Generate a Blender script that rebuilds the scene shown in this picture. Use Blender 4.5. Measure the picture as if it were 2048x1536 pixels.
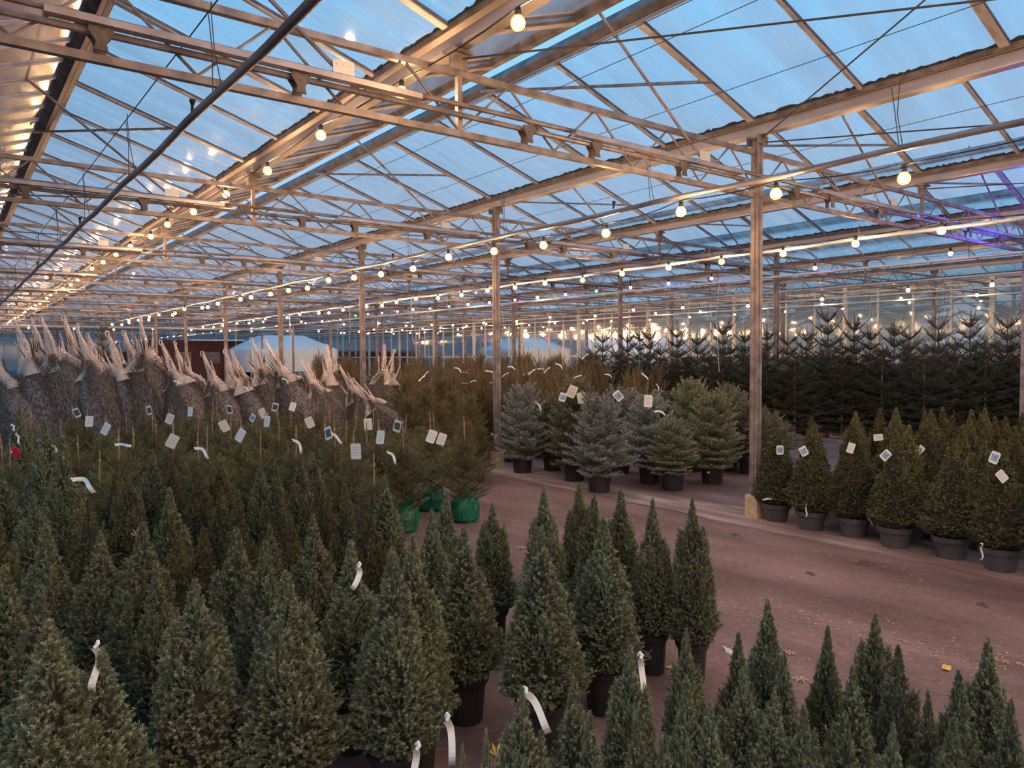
import bpy, math, random
import numpy as np

# ------------------------------------------------------------------ clear
for o in list(bpy.data.objects):
    bpy.data.objects.remove(o)
C = bpy.context.scene
COL = C.collection

# ------------------------------------------------------------------ camera
# world: X runs along the lattice girders, Y along the gutters, Z up (metres)
FPX, YAW, PITCH, ROLL, CAMH = 1494.6, 0.6498, 0.0375, -0.0064, 1.50
F = np.array([math.sin(YAW)*math.cos(PITCH), math.cos(YAW)*math.cos(PITCH), -math.sin(PITCH)])
R0 = np.array([math.cos(YAW), -math.sin(YAW), 0.0])
U0v = np.cross(R0, F)
CR = R0*math.cos(ROLL) + U0v*math.sin(ROLL)
CU = -R0*math.sin(ROLL) + U0v*math.cos(ROLL)
EYE = np.array([0, 0, CAMH])
from mathutils import Matrix, Vector
cam_d = bpy.data.cameras.new('camera')
cam = bpy.data.objects.new('camera', cam_d)
COL.objects.link(cam)
cam_d.sensor_width = 36.0
cam_d.lens = FPX/2048*36.0
cam_d.clip_start = 0.05
cam_d.clip_end = 400
M = Matrix.Identity(4)
for i in range(3):
    M[i][0] = CR[i]; M[i][1] = CU[i]; M[i][2] = -F[i]; M[i][3] = EYE[i]
cam.matrix_world = M
C.camera = cam

# ------------------------------------------------------------------ sky and exposure
SKY_STRENGTH = 0.82
w = bpy.data.worlds.new('dusk_sky')
C.world = w
w.use_nodes = True
nt = w.node_tree
nt.nodes.clear()
wo = nt.nodes.new('ShaderNodeOutputWorld')
bg = nt.nodes.new('ShaderNodeBackground')
tc = nt.nodes.new('ShaderNodeTexCoord')
sp = nt.nodes.new('ShaderNodeSeparateXYZ')
cr = nt.nodes.new('ShaderNodeValToRGB')
nt.links.new(tc.outputs['Generated'], sp.inputs[0])
nt.links.new(sp.outputs['Z'], cr.inputs[0])
nt.links.new(cr.outputs[0], bg.inputs[0])
nt.links.new(bg.outputs[0], wo.inputs[0])
e = cr.color_ramp.elements
e[0].position = 0.0; e[0].color = (0.34, 0.37, 0.45, 1)
e[1].position = 1.0; e[1].color = (0.135, 0.47, 0.78, 1)
m_ = cr.color_ramp.elements.new(0.20); m_.color = (0.27, 0.41, 0.58, 1)
m_ = cr.color_ramp.elements.new(0.45); m_.color = (0.165, 0.46, 0.75, 1)
bg.inputs[1].default_value = SKY_STRENGTH
C.view_settings.view_transform = 'Standard'
C.view_settings.look = 'None'
C.view_settings.gamma = 1.0
C.view_settings.use_curve_mapping = False
C.view_settings.exposure = 0.92
BULB_STRENGTH = 300.0

# ------------------------------------------------------------------ structure constants
PU, PV = 5.877, 4.068          # the near post
BAY, ROOF, STEP = 6.4, 3.2, 4.0
Z_GUT, Z_UP, Z_LOW, Z_RIDGE, Z_GTOP = 3.455, 3.307, 2.926, 4.12, 3.58
V_NEAR, V_FAR = -8.0, 60.0
U_WALL = PU + 16.0
GUTS = [PU - 9.6 + ROOF*i for i in range(9)]     # gutter lines
NROW = range(-2, 15)

def proj(pt):
    d = np.asarray(pt, float) - EYE
    z = d @ F
    return 1024 + FPX*(d @ CR)/z, 768 - FPX*(d @ CU)/z, z
def ray(x, y):
    return F + CR*(x-1024)/FPX - CU*(y-768)/FPX
def atz(x, y, z):
    d = ray(x, y); t = (z-CAMH)/d[2]
    return EYE + d*t
def atd(x, y, depth):
    return EYE + ray(x, y)*depth

# ------------------------------------------------------------------ object helpers
def tag(o, label=None, cat=None, group=None, kind=None):
    if label: o['label'] = label
    if cat: o['category'] = cat
    if group: o['group'] = group
    if kind: o['kind'] = kind
    return o
def empty(name, loc, rz=0, scale=(1, 1, 1), tilt=None):
    o = bpy.data.objects.new(name, None)
    COL.objects.link(o)
    o.location = loc
    o.rotation_euler = tilt if tilt else (0, 0, rz)
    o.scale = scale
    o.empty_display_size = 0.1
    return o
def link(name, me, parent=None, loc=None, rot=None, scale=None):
    o = bpy.data.objects.new(name, me)
    COL.objects.link(o)
    if parent is not None: o.parent = parent
    if loc is not None: o.location = loc
    if rot is not None: o.rotation_euler = rot
    if scale is not None: o.scale = scale
    return o
def copy_tree(o, parent=None):
    c = o.copy()
    COL.objects.link(c)
    c.parent = parent
    for ch in list(o.children):
        copy_tree(ch, c)
    return c

def mesh(name, V, Fc, mats=(), midx=None, attr=None, smooth=False):
    me = bpy.data.meshes.new(name)
    if isinstance(Fc, np.ndarray):
        V = np.asarray(V, np.float32)
        n = Fc.shape[1]
        me.vertices.add(len(V)); me.vertices.foreach_set('co', V.ravel())
        me.loops.add(Fc.size); me.loops.foreach_set('vertex_index', Fc.astype(np.int32).ravel())
        me.polygons.add(len(Fc))
        me.polygons.foreach_set('loop_start', np.arange(0, Fc.size, n, dtype=np.int32))
        me.update(calc_edges=True)
    else:
        me.from_pydata([tuple(map(float, v)) for v in V], [], Fc)
    for m in mats: me.materials.append(m)
    if midx is not None:
        me.polygons.foreach_set('material_index', np.asarray(midx, np.int32))
    if attr is not None:
        a = me.attributes.new('tone', 'FLOAT', 'POINT')
        a.data.foreach_set('value', np.asarray(attr, np.float32))
    if smooth:
        me.polygons.foreach_set('use_smooth', np.ones(len(me.polygons), bool))
    me.update()
    return me

class MB:
    def __init__(s): s.v = []; s.f = []; s.m = []
    def add(s, vs, fs, mi=0):
        b = len(s.v); s.v += [tuple(v) for v in vs]
        s.f += [tuple(i+b for i in f) for f in fs]; s.m += [mi]*len(fs)
        return s
    def box(s, c, d, mi=0, rz=0):
        x, y, z = d[0]/2, d[1]/2, d[2]/2
        cs, sn = math.cos(rz), math.sin(rz)
        vs = []
        for a, b, e_ in [(-1,-1,-1),(1,-1,-1),(1,1,-1),(-1,1,-1),(-1,-1,1),(1,-1,1),(1,1,1),(-1,1,1)]:
            X, Y = a*x, b*y
            vs.append((c[0]+X*cs-Y*sn, c[1]+X*sn+Y*cs, c[2]+e_*z))
        return s.add(vs, [(0,3,2,1),(4,5,6,7),(0,1,5,4),(1,2,6,5),(2,3,7,6),(3,0,4,7)], mi)
    def bar(s, a, b, w_, h_, mi=0, up=(0, 0, 1)):
        a = Vector(a); b = Vector(b); d = (b-a).normalized()
        up = Vector(up)
        if abs(d.dot(up)) > .98: up = Vector((1, 0, 0))
        sx = d.cross(up).normalized(); uz = sx.cross(d)
        vs = []
        for p in (a, b):
            for i, j in ((-1,-1),(1,-1),(1,1),(-1,1)):
                vs.append(tuple(p + sx*(i*w_/2) + uz*(j*h_/2)))
        return s.add(vs, [(0,1,2,3),(7,6,5,4),(0,4,5,1),(1,5,6,2),(2,6,7,3),(3,7,4,0)], mi)
    def tube(s, pts, r, n=8, mi=0, cap=True):
        pts = [Vector(p) for p in pts]
        rs = r if isinstance(r, (list, tuple)) else [r]*len(pts)
        vs = []
        prev = None
        for i, p in enumerate(pts):
            d = (pts[min(i+1, len(pts)-1)] - pts[max(i-1, 0)]).normalized()
            ref = Vector((0, 0, 1)) if abs(d.z) < .95 else Vector((1, 0, 0))
            sx = d.cross(ref).normalized()
            if prev is not None and sx.dot(prev) < 0: sx = -sx
            prev = sx
            sy = sx.cross(d)
            for k in range(n):
                t = 2*math.pi*k/n
                vs.append(tuple(p + sx*math.cos(t)*rs[i] + sy*math.sin(t)*rs[i]))
        fs = []
        for i in range(len(pts)-1):
            for k in range(n):
                k2 = (k+1) % n
                fs.append((i*n+k, i*n+k2, (i+1)*n+k2, (i+1)*n+k))
        if cap:
            fs.append(tuple(range(n))); fs.append(tuple((len(pts)-1)*n+k for k in reversed(range(n))))
        return s.add(vs, fs, mi)
    def lathe(s, prof, n=20, c=(0, 0, 0), mi=0, wob=None):
        vs = []
        for i, (r, z) in enumerate(prof):
            for k in range(n):
                t = 2*math.pi*k/n
                q = 1 if wob is None else wob(t, i)
                vs.append((c[0]+r*q*math.cos(t), c[1]+r*q*math.sin(t), c[2]+z))
        fs = []
        for i in range(len(prof)-1):
            for k in range(n):
                k2 = (k+1) % n
                fs.append((i*n+k, i*n+k2, (i+1)*n+k2, (i+1)*n+k))
        return s.add(vs, fs, mi)
    def prism(s, poly, a, b, axis='y', mi=0):
        # poly: list of (x,z) ; extruded along y from a to b
        n = len(poly)
        vs = [(x, a, z) if axis == 'y' else (a, x, z) for x, z in poly] + [(x, b, z) if axis == 'y' else (b, x, z) for x, z in poly]
        fs = [(i, (i+1) % n, n+(i+1) % n, n+i) for i in range(n)]
        fs += [tuple(reversed(range(n))), tuple(range(n, 2*n))]
        return s.add(vs, fs, mi)
    def me(s, name, mats, smooth=False):
        m = mesh(name, s.v, s.f, mats if isinstance(mats, (list, tuple)) else [mats], s.m, smooth=smooth)
        return m
    def obj(s, name, mats, parent=None, smooth=False, **k):
        return link(name, s.me(name, mats, smooth), parent, **k)

# ------------------------------------------------------------------ materials
def newmat(name):
    m = bpy.data.materials.new(name); m.use_nodes = True
    return m, m.node_tree, m.node_tree.nodes['Principled BSDF']
def N(nt, t, **k):
    n = nt.nodes.new(t)
    for a, b in k.items(): setattr(n, a, b)
    return n
def pmat(name, col, rough=.7, metal=0, col2=None, scale=8, detail=4, bump=0, stretch=(1, 1, 1), coords='Object', spec=None, lo=.35, hi=.65):
    m, nt, b = newmat(name)
    b.inputs['Roughness'].default_value = rough
    b.inputs['Metallic'].default_value = metal
    if spec is not None: b.inputs['Specular IOR Level'].default_value = spec
    if col2 is None:
        b.inputs['Base Color'].default_value = (*col, 1)
    if col2 is not None or bump:
        tc = N(nt, 'ShaderNodeTexCoord'); mp = N(nt, 'ShaderNodeMapping')
        mp.inputs['Scale'].default_value = stretch
        no = N(nt, 'ShaderNodeTexNoise'); no.inputs['Scale'].default_value = scale; no.inputs['Detail'].default_value = detail
        nt.links.new(tc.outputs[coords], mp.inputs[0]); nt.links.new(mp.outputs[0], no.inputs['Vector'])
        if col2 is not None:
            r = N(nt, 'ShaderNodeValToRGB')
            r.color_ramp.elements[0].position = lo; r.color_ramp.elements[0].color = (*col, 1)
            r.color_ramp.elements[1].position = hi; r.color_ramp.elements[1].color = (*col2, 1)
            nt.links.new(no.outputs['Fac'], r.inputs[0]); nt.links.new(r.outputs[0], b.inputs['Base Color'])
        if bump:
            bp = N(nt, 'ShaderNodeBump'); bp.inputs['Strength'].default_value = bump
            nt.links.new(no.outputs['Fac'], bp.inputs['Height']); nt.links.new(bp.outputs[0], b.inputs['Normal'])
    return m

def needle_mat(name, dark, light, tip, rough=.65):
    """needles: colour by the 'tone' attribute (0 old .. 1 new growth), slight change per tree"""
    m, nt, b = newmat(name)
    at = N(nt, 'ShaderNodeAttribute'); at.attribute_name = 'tone'
    r = N(nt, 'ShaderNodeValToRGB')
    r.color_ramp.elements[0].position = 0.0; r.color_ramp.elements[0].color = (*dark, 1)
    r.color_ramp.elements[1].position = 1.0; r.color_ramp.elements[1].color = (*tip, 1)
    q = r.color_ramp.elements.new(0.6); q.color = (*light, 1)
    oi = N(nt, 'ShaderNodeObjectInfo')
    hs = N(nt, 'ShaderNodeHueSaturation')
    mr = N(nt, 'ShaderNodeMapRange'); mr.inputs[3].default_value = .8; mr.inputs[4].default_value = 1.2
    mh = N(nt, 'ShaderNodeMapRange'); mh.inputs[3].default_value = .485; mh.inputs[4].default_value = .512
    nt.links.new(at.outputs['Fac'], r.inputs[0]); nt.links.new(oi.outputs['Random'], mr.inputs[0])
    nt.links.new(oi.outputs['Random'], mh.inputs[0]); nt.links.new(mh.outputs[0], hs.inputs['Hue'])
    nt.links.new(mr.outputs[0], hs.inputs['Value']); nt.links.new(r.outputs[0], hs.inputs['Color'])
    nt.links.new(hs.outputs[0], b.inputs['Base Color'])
    b.inputs['Roughness'].default_value = rough
    b.inputs['Specular IOR Level'].default_value = .25
    return m

M_STEEL = pmat('galvanised_steel', (.20, .155, .15), .5, .45, (.40, .325, .32), 9, 5, .15)
M_STEEL_D = pmat('weathered_steel', (.17, .13, .12), .6, .35, (.34, .28, .26), 12, 5, .2)
M_ALU = pmat('dull_aluminium', (.36, .30, .31), .42, .55, (.54, .47, .48), 5, 5, .06, (1, .25, 1))
M_ALU_L = pmat('pale_bar_aluminium', (.46, .40, .45), .5, .3, (.74, .68, .74), 14, 6, .1, (.4, 1, 1))
M_GUT_TOP = pmat('gutter_rim', (.10, .07, .055), .7, .2, (.24, .175, .145), 10, 5, .2)
M_PLATE = pmat('pale_plate', (.72, .68, .64), .5, .3)
M_RIDGE = pmat('ridge_dark', (.10, .08, .085), .6, .3, (.22, .18, .18), 8, 4, .1)
M_MOSS = pmat('dark_moss', (.012, .012, .01), .95, 0, (.05, .045, .03), 30, 3)
M_PIPE = pmat('painted_pipe', (.17, .14, .15), .4, .4, (.36, .31, .32), 10, 5, .15, (1, .2, 1))
M_PIPE_L = pmat('pale_pipe', (.62, .56, .57), .35, .4, (.80, .74, .75), 7, 5, .05, (1, .2, 1))
M_WIRE = pmat('dark_wire', (.08, .07, .07), .6, .4)
M_CORD = pmat('pale_cord', (.62, .58, .60), .8)
M_RUBBER = pmat('black_rubber', (.012, .012, .013), .55)
M_BRACK = pmat('dark_bracket', (.11, .08, .07), .6, .3, (.22, .17, .15), 20)
M_CONC = pmat('ochre_concrete', (.50, .34, .20), .9, 0, (.72, .56, .38), 16, 6, .3)
M_POT = pmat('black_plastic_pot', (.020, .019, .022), .5, 0, (.032, .03, .034), 6, 3)
M_POT_G = pmat('grey_plastic_pot', (.075, .066, .078), .5, 0, (.105, .094, .108), 6, 3)
M_SOIL = pmat('potting_soil', (.02, .013, .01), .95, 0, (.06, .04, .03), 60, 3, .5)
M_BARK = pmat('bark', (.10, .065, .045), .9, 0, (.22, .15, .11), 40, 4, .3, (1, 1, .2))
M_STICK = pmat('pale_leader_stem', (.26, .15, .09), .85, 0, (.44, .28, .18), 50, 3)
M_CARD = pmat('white_card', (.82, .80, .80), .5)
M_PRINT = pmat('printed_lines', (.30, .29, .32), .6)
M_PIC_D = pmat('tree_print', (.04, .06, .06), .5, 0, (.12, .16, .18), 90, 2)
M_PIC_B = pmat('winter_print', (.10, .22, .42), .5, 0, (.45, .6, .8), 60, 2)
M_RED = pmat('red_plastic', (.50, .01, .02), .35)
M_ORANGE = pmat('red_ribbon', (.75, .09, .06), .5)
M_GREENBAG = pmat('green_bag', (.0, .085, .045), .38, 0, (.005, .17, .09), 12, 3, .6)
M_BROWNLEAF = pmat('dry_leaf', (.38, .22, .12), .8, 0, (.62, .42, .24), 30)
M_YELLEAF = pmat('yellow_leaf', (.75, .42, .06), .7)
M_PINKLEAF = pmat('rosy_leaf', (.50, .24, .18), .8)
M_TENT = pmat('tent_canvas', (.70, .76, .84), .8)
M_DARKRED = pmat('brown_red_cladding', (.12, .035, .03), .8)

M_DWARF = needle_mat('dwarf_spruce_needles', (.072, .076, .045), (.210, .225, .135), (.42, .44, .28))
M_DWARF_Y = needle_mat('yellowish_spruce_needles', (.070, .060, .022), (.190, .165, .068), (.30, .26, .12))
M_DWARF_O = needle_mat('olive_spruce_needles', (.052, .048, .022), (.145, .140, .066), (.27, .255, .13))
M_FIR = needle_mat('fir_needles', (.062, .056, .028), (.165, .158, .072), (.30, .285, .13))
M_NORD = needle_mat('dark_fir_needles', (.034, .034, .022), (.078, .082, .050), (.15, .155, .10))
M_BLUE = needle_mat('blue_spruce_needles', (.11, .12, .11), (.27, .29, .27), (.44, .47, .44))
M_BLUEG = needle_mat('green_blue_spruce_needles', (.085, .08, .05), (.21, .205, .13), (.36, .35, .23))
M_NORW = needle_mat('norway_spruce_needles', (.080, .066, .030), (.190, .155, .072), (.30, .24, .12))
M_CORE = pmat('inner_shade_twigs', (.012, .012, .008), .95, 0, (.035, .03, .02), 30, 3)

def net_mat():
    m, nt, b = newmat('tree_net_body')
    tc = N(nt, 'ShaderNodeTexCoord')
    mp = N(nt, 'ShaderNodeMapping'); mp.inputs['Scale'].default_value = (1, 1, .35)
    no = N(nt, 'ShaderNodeTexNoise'); no.inputs['Scale'].default_value = 55; no.inputs['Detail'].default_value = 5
    r = N(nt, 'ShaderNodeValToRGB')
    r.color_ramp.elements[0].position = .38; r.color_ramp.elements[0].color = (.055, .042, .040, 1)
    r.color_ramp.elements[1].position = .66; r.color_ramp.elements[1].color = (.30, .235, .22, 1)
    nt.links.new(tc.outputs['Object'], mp.inputs[0]); nt.links.new(mp.outputs[0], no.inputs['Vector'])
    nt.links.new(no.outputs['Fac'], r.inputs[0]); nt.links.new(r.outputs[0], b.inputs['Base Color'])
    bp = N(nt, 'ShaderNodeBump'); bp.inputs['Strength'].default_value = .7; bp.inputs['Distance'].default_value = .02
    nt.links.new(no.outputs['Fac'], bp.inputs['Height']); nt.links.new(bp.outputs[0], b.inputs['Normal'])
    b.inputs['Roughness'].default_value = .85
    return m
M_NETBODY = net_mat()
M_NETNEEDLE = needle_mat('netted_needles', (.07, .056, .050), (.19, .155, .135), (.38, .31, .28))

def gauze_mat():
    """white tree netting seen as cloth: threads with holes between them"""
    m, nt, b = newmat('white_netting')
    b.inputs['Base Color'].default_value = (.95, .76, .68, 1); b.inputs['Roughness'].default_value = .8
    tc = N(nt, 'ShaderNodeTexCoord')
    mx = None
    for rot in (.6, -.6):
        mp = N(nt, 'ShaderNodeMapping'); mp.inputs['Rotation'].default_value = (rot, rot*.8, rot)
        wv = N(nt, 'ShaderNodeTexWave'); wv.inputs['Scale'].default_value = 28; wv.inputs['Distortion'].default_value = 3
        nt.links.new(tc.outputs['Object'], mp.inputs[0]); nt.links.new(mp.outputs[0], wv.inputs['Vector'])
        if mx is None: mx = wv.outputs['Fac']
        else:
            mm = N(nt, 'ShaderNodeMath', operation='MAXIMUM')
            nt.links.new(mx, mm.inputs[0]); nt.links.new(wv.outputs['Fac'], mm.inputs[1]); mx = mm.outputs[0]
    gt = N(nt, 'ShaderNodeMath', operation='GREATER_THAN'); gt.inputs[1].default_value = .80
    nt.links.new(mx, gt.inputs[0])
    tr = N(nt, 'ShaderNodeBsdfTransparent'); ms = N(nt, 'ShaderNodeMixShader')
    out = nt.nodes['Material Output']
    nt.links.new(gt.outputs[0], ms.inputs[0]); nt.links.new(tr.outputs[0], ms.inputs[1])
    nt.links.new(b.outputs[0], ms.inputs[2]); nt.links.new(ms.outputs[0], out.inputs[0])
    return m
M_GAUZE = gauze_mat()

def glass_mat(name, diff, amount_lo, amount_hi, tint, rough=.08, stretch=(.35, 6, .35), scale=1.2, gloss=1.0):
    """dirty greenhouse pane: mostly see-through, part milky with streaks that run down the slope, plus a mirror gloss"""
    m, nt, b = newmat(name)
    out = nt.nodes['Material Output']
    nt.nodes.remove(b)
    tc = N(nt, 'ShaderNodeTexCoord'); mp = N(nt, 'ShaderNodeMapping'); mp.inputs['Scale'].default_value = stretch
    no = N(nt, 'ShaderNodeTexNoise'); no.inputs['Scale'].default_value = scale; no.inputs['Detail'].default_value = 7; no.inputs['Roughness'].default_value = .65
    nt.links.new(tc.outputs['Object'], mp.inputs[0]); nt.links.new(mp.outputs[0], no.inputs['Vector'])
    mr = N(nt, 'ShaderNodeMapRange'); mr.inputs[1].default_value = .33; mr.inputs[2].default_value = .70
    mr.inputs[3].default_value = amount_lo; mr.inputs[4].default_value = amount_hi
    nt.links.new(no.outputs['Fac'], mr.inputs[0])
    tr = N(nt, 'ShaderNodeBsdfTransparent'); tr.inputs[0].default_value = (*tint, 1)
    tl = N(nt, 'ShaderNodeBsdfTranslucent'); tl.inputs[0].default_value = (*diff, 1)
    df = N(nt, 'ShaderNodeBsdfDiffuse'); df.inputs[0].default_value = (*diff, 1)
    md = N(nt, 'ShaderNodeMixShader'); md.inputs[0].default_value = .45
    nt.links.new(tl.outputs[0], md.inputs[1]); nt.links.new(df.outputs[0], md.inputs[2])
    m1 = N(nt, 'ShaderNodeMixShader')
    nt.links.new(mr.outputs[0], m1.inputs[0]); nt.links.new(tr.outputs[0], m1.inputs[1]); nt.links.new(md.outputs[0], m1.inputs[2])
    gl = N(nt, 'ShaderNodeBsdfGlossy'); gl.inputs['Roughness'].default_value = rough
    gl.inputs[0].default_value = (gloss, gloss, gloss, 1)
    fr = N(nt, 'ShaderNodeFresnel'); fr.inputs[0].default_value = 1.5
    m2 = N(nt, 'ShaderNodeMixShader')
    nt.links.new(fr.outputs[0], m2.inputs[0]); nt.links.new(m1.outputs[0], m2.inputs[1]); nt.links.new(gl.outputs[0], m2.inputs[2])
    nt.links.new(m2.outputs[0], out.inputs[0])
    return m
M_ROOFGLASS = glass_mat('roof_glass', (.80, .78, .84), .12, .70, (.93, .96, .98), .10, (.35, 3.2, .35))
M_WALLGLASS = glass_mat('wall_glass', (.62, .58, .50), .50, .86, (.66, .70, .72), .06, (1.2, 1.2, .5), .40)
M_BACKGLASS = glass_mat('back_wall_glass', (.13, .17, .22), .72, .92, (.30, .38, .46), .08, (1.2, 1.2, .5), .7)

def emit_mat(name, col, st):
    m, nt, b = newmat(name)
    b.inputs['Base Color'].default_value = (*col, 1)
    b.inputs['Emission Color'].default_value = (*col, 1)
    b.inputs['Emission Strength'].default_value = st
    return m
BULBCOL = {
    'warm': emit_mat('lit_warm_bulb', (1, .60, .26), BULB_STRENGTH),
    'red': emit_mat('lit_red_bulb', (1, .05, .05), 20),
    'pink': emit_mat('lit_pink_bulb', (1, .12, .45), 22),
    'blue': emit_mat('lit_blue_bulb', (.08, .10, 1), 30),
    'green': emit_mat('lit_green_bulb', (.02, .8, .30), 12),
}

def floor_mat():
    m, nt, b = newmat('trodden_ground_cloth')
    tc = N(nt, 'ShaderNodeTexCoord')
    mp = N(nt, 'ShaderNodeMapping'); mp.inputs['Scale'].default_value = (1, .35, 1); mp.inputs['Rotation'].default_value = (0, 0, .15)
    n1 = N(nt, 'ShaderNodeTexNoise'); n1.inputs['Scale'].default_value = 1.9; n1.inputs['Detail'].default_value = 10; n1.inputs['Roughness'].default_value = .6
    r = N(nt, 'ShaderNodeValToRGB')
    r.color_ramp.elements[0].position = .32; r.color_ramp.elements[0].color = (.130, .074, .072, 1)
    r.color_ramp.elements[1].position = .68; r.color_ramp.elements[1].color = (.300, .185, .175, 1)
    nt.links.new(tc.outputs['Object'], mp.inputs[0]); nt.links.new(mp.outputs[0], n1.inputs['Vector']); nt.links.new(n1.outputs['Fac'], r.inputs[0])
    n2 = N(nt, 'ShaderNodeTexNoise'); n2.inputs['Scale'].default_value = 26; n2.inputs['Detail'].default_value = 9; n2.inputs['Roughness'].default_value = .75
    nt.links.new(tc.outputs['Object'], n2.inputs['Vector'])
    mx = N(nt, 'ShaderNodeMixRGB', blend_type='MULTIPLY'); mx.inputs[0].default_value = .85
    r2 = N(nt, 'ShaderNodeValToRGB'); r2.color_ramp.elements[0].position = .3; r2.color_ramp.elements[0].color = (.55, .52, .52, 1); r2.color_ramp.elements[1].position = .62
    nt.links.new(n2.outputs['Fac'], r2.inputs[0]); nt.links.new(r.outputs[0], mx.inputs[1]); nt.links.new(r2.outputs[0], mx.inputs[2])
    nt.links.new(mx.outputs[0], b.inputs['Base Color'])
    bp = N(nt, 'ShaderNodeBump'); bp.inputs['Strength'].default_value = .35; bp.inputs['Distance'].default_value = .01
    nt.links.new(n2.outputs['Fac'], bp.inputs['Height']); nt.links.new(bp.outputs[0], b.inputs['Normal'])
    b.inputs['Roughness'].default_value = .85
    b.inputs['Specular IOR Level'].default_value = .3
    return m
M_FLOOR = floor_mat()
M_STRIP = pmat('dusty_concrete', (.20, .118, .105), .9, 0, (.40, .31, .29), 2.2, 10, .25, (2.6, .5, 1), lo=.42, hi=.66)
M_OUT = pmat('outside_grass', (.03, .04, .02), .95, 0, (.06, .07, .04), 5)

# ================================================================== THE SETTING
tag(MB().add([(-12, V_NEAR, 0), (U_WALL, V_NEAR, 0), (U_WALL, V_FAR, 0), (-12, V_FAR, 0)], [(0, 1, 2, 3)]).obj('floor', M_FLOOR), kind='structure')
tag(MB().add([(-60, -60, -.06), (110, -60, -.06), (110, 120, -.06), (-60, 120, -.06)], [(0, 1, 2, 3)]).obj('ground_outside', M_OUT), kind='structure')

# dusty concrete strips under the post rows
random.seed(3)
def strip(u, w_, z=.012):
    b = MB(); n = 90; L = []; Rr = []
    for i in range(n+1):
        y = -4 + 44*i/n
        L.append((u - w_/2 + random.uniform(-.03, .03), y, z)); Rr.append((u + w_/2 + random.uniform(-.05, .05), y, z))
    vs = L+Rr+[(x, y, 0) for x, y, _ in L]+[(x, y, 0) for x, y, _ in Rr]
    k = n+1; fs = []
    for i in range(n):
        fs += [(i, k+i, k+i+1, i+1), (i, i+1, 2*k+i+1, 2*k+i), (k+i+1, k+i, 3*k+i, 3*k+i+1)]
    return b.add(vs, fs).obj('concrete_strip', M_STRIP)
tag(strip(PU-.05, .62), 'dusty grey concrete strip under the row of near posts', 'concrete strip')
tag(strip(PU+BAY, .6), 'dusty concrete strip under the second row of posts, in front of the tall firs', 'concrete strip')

# roofs: one roof per pair of slopes
def slope_pt(ug, ur, s, v, dz=0):
    return (ug + (ur-ug)*s, v, Z_GTOP + (Z_RIDGE-Z_GTOP)*s + dz)
for i in range(len(GUTS)-1):
    ga, gb = GUTS[i], GUTS[i+1]; ur = (ga+gb)/2
    if abs(ur-(PU-4.8)) < .01: ur -= .10
    root = tag(empty('ceiling', (0, 0, 0)), kind='structure')
    near = 1 <= i <= 4
    for side, ug in ((0, ga), (1, gb)):
        open_vent = (side == 0 and i >= 2)
        smax = .62 if open_vent else 1.0
        b = MB()
        # panes one metre wide, one mesh per slope
        b.add([slope_pt(ug, ur, 0, V_NEAR), slope_pt(ug, ur, smax, V_NEAR), slope_pt(ug, ur, smax, V_FAR), slope_pt(ug, ur, 0, V_FAR)], [(0, 1, 2, 3)])
        b.obj('roof_glass', M_ROOFGLASS, root)
        if open_vent:
            MB().bar(slope_pt(ug, ur, .62, V_NEAR, -.02), slope_pt(ug, ur, .62, V_FAR, -.02), .05, .04).obj('vent_frame', M_STEEL, root)
        bars = [(n, PV-12+n) for n in range(0, 68)]
        tight = (i == 1 and side == 0)
        if tight: bars += [(n+.5, PV-11.5+n) for n in range(0, 68)]
        rest = MB()
        barw = MB(); 
        vs0 = slope_pt(ug, ur, .02, 0, -.028); vs1 = slope_pt(ug, ur, smax, 0, -.028)
        wide = MB().bar(vs0, vs1, .060, .03).bar((vs0[0], -.033, vs0[2]+.006), (vs1[0], -.033, vs1[2]+.006), .008, .018, 1).me('glazing_bar', [M_ALU_L, M_RIDGE])
        thin = MB().bar(vs0, vs1, .030, .035).bar((vs0[0], -.018, vs0[2]+.006), (vs1[0], -.018, vs1[2]+.006), .008, .018, 1).me('glazing_bar', [M_ALU_L, M_RIDGE])
        for n, v in bars:
            if tight:
                a = slope_pt(ug, ur, .02, v, -.010); c = slope_pt(ug, ur, smax, v, -.010)
                q_ = MB().bar(a, c, .045, .012)
                if 8 <= n <= 40: q_.obj('glazing_bar', M_ALU_L, root)
                else: rest.bar(a, c, .045, .012)
            elif near and 10 <= n <= 26:
                link('glazing_bar', wide if n % 2 == 0 else thin, root, loc=(0, v, 0))
            else:
                a = slope_pt(ug, ur, .02, v, -.028); c = slope_pt(ug, ur, smax, v, -.028)
                rest.bar(a, c, .034, .035)
        tag(rest.obj('glazing_bar', M_ALU_L, root), kind='stuff')
    # ridge beam: dark top cap, pale channel
    rb = MB().prism([(ur-.085, Z_RIDGE-.045), (ur-.03, Z_RIDGE-.08), (ur+.03, Z_RIDGE-.08), (ur+.085, Z_RIDGE-.045), (ur+.06, Z_RIDGE+.03), (ur-.06, Z_RIDGE+.03)], V_NEAR, V_FAR)
    rb.obj('ridge_beam', M_RIDGE, root)
    MB().box((ur, (V_NEAR+V_FAR)/2, Z_RIDGE-.085), (.034, V_FAR-V_NEAR, .02)).obj('ridge_channel', M_ALU, root)

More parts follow.
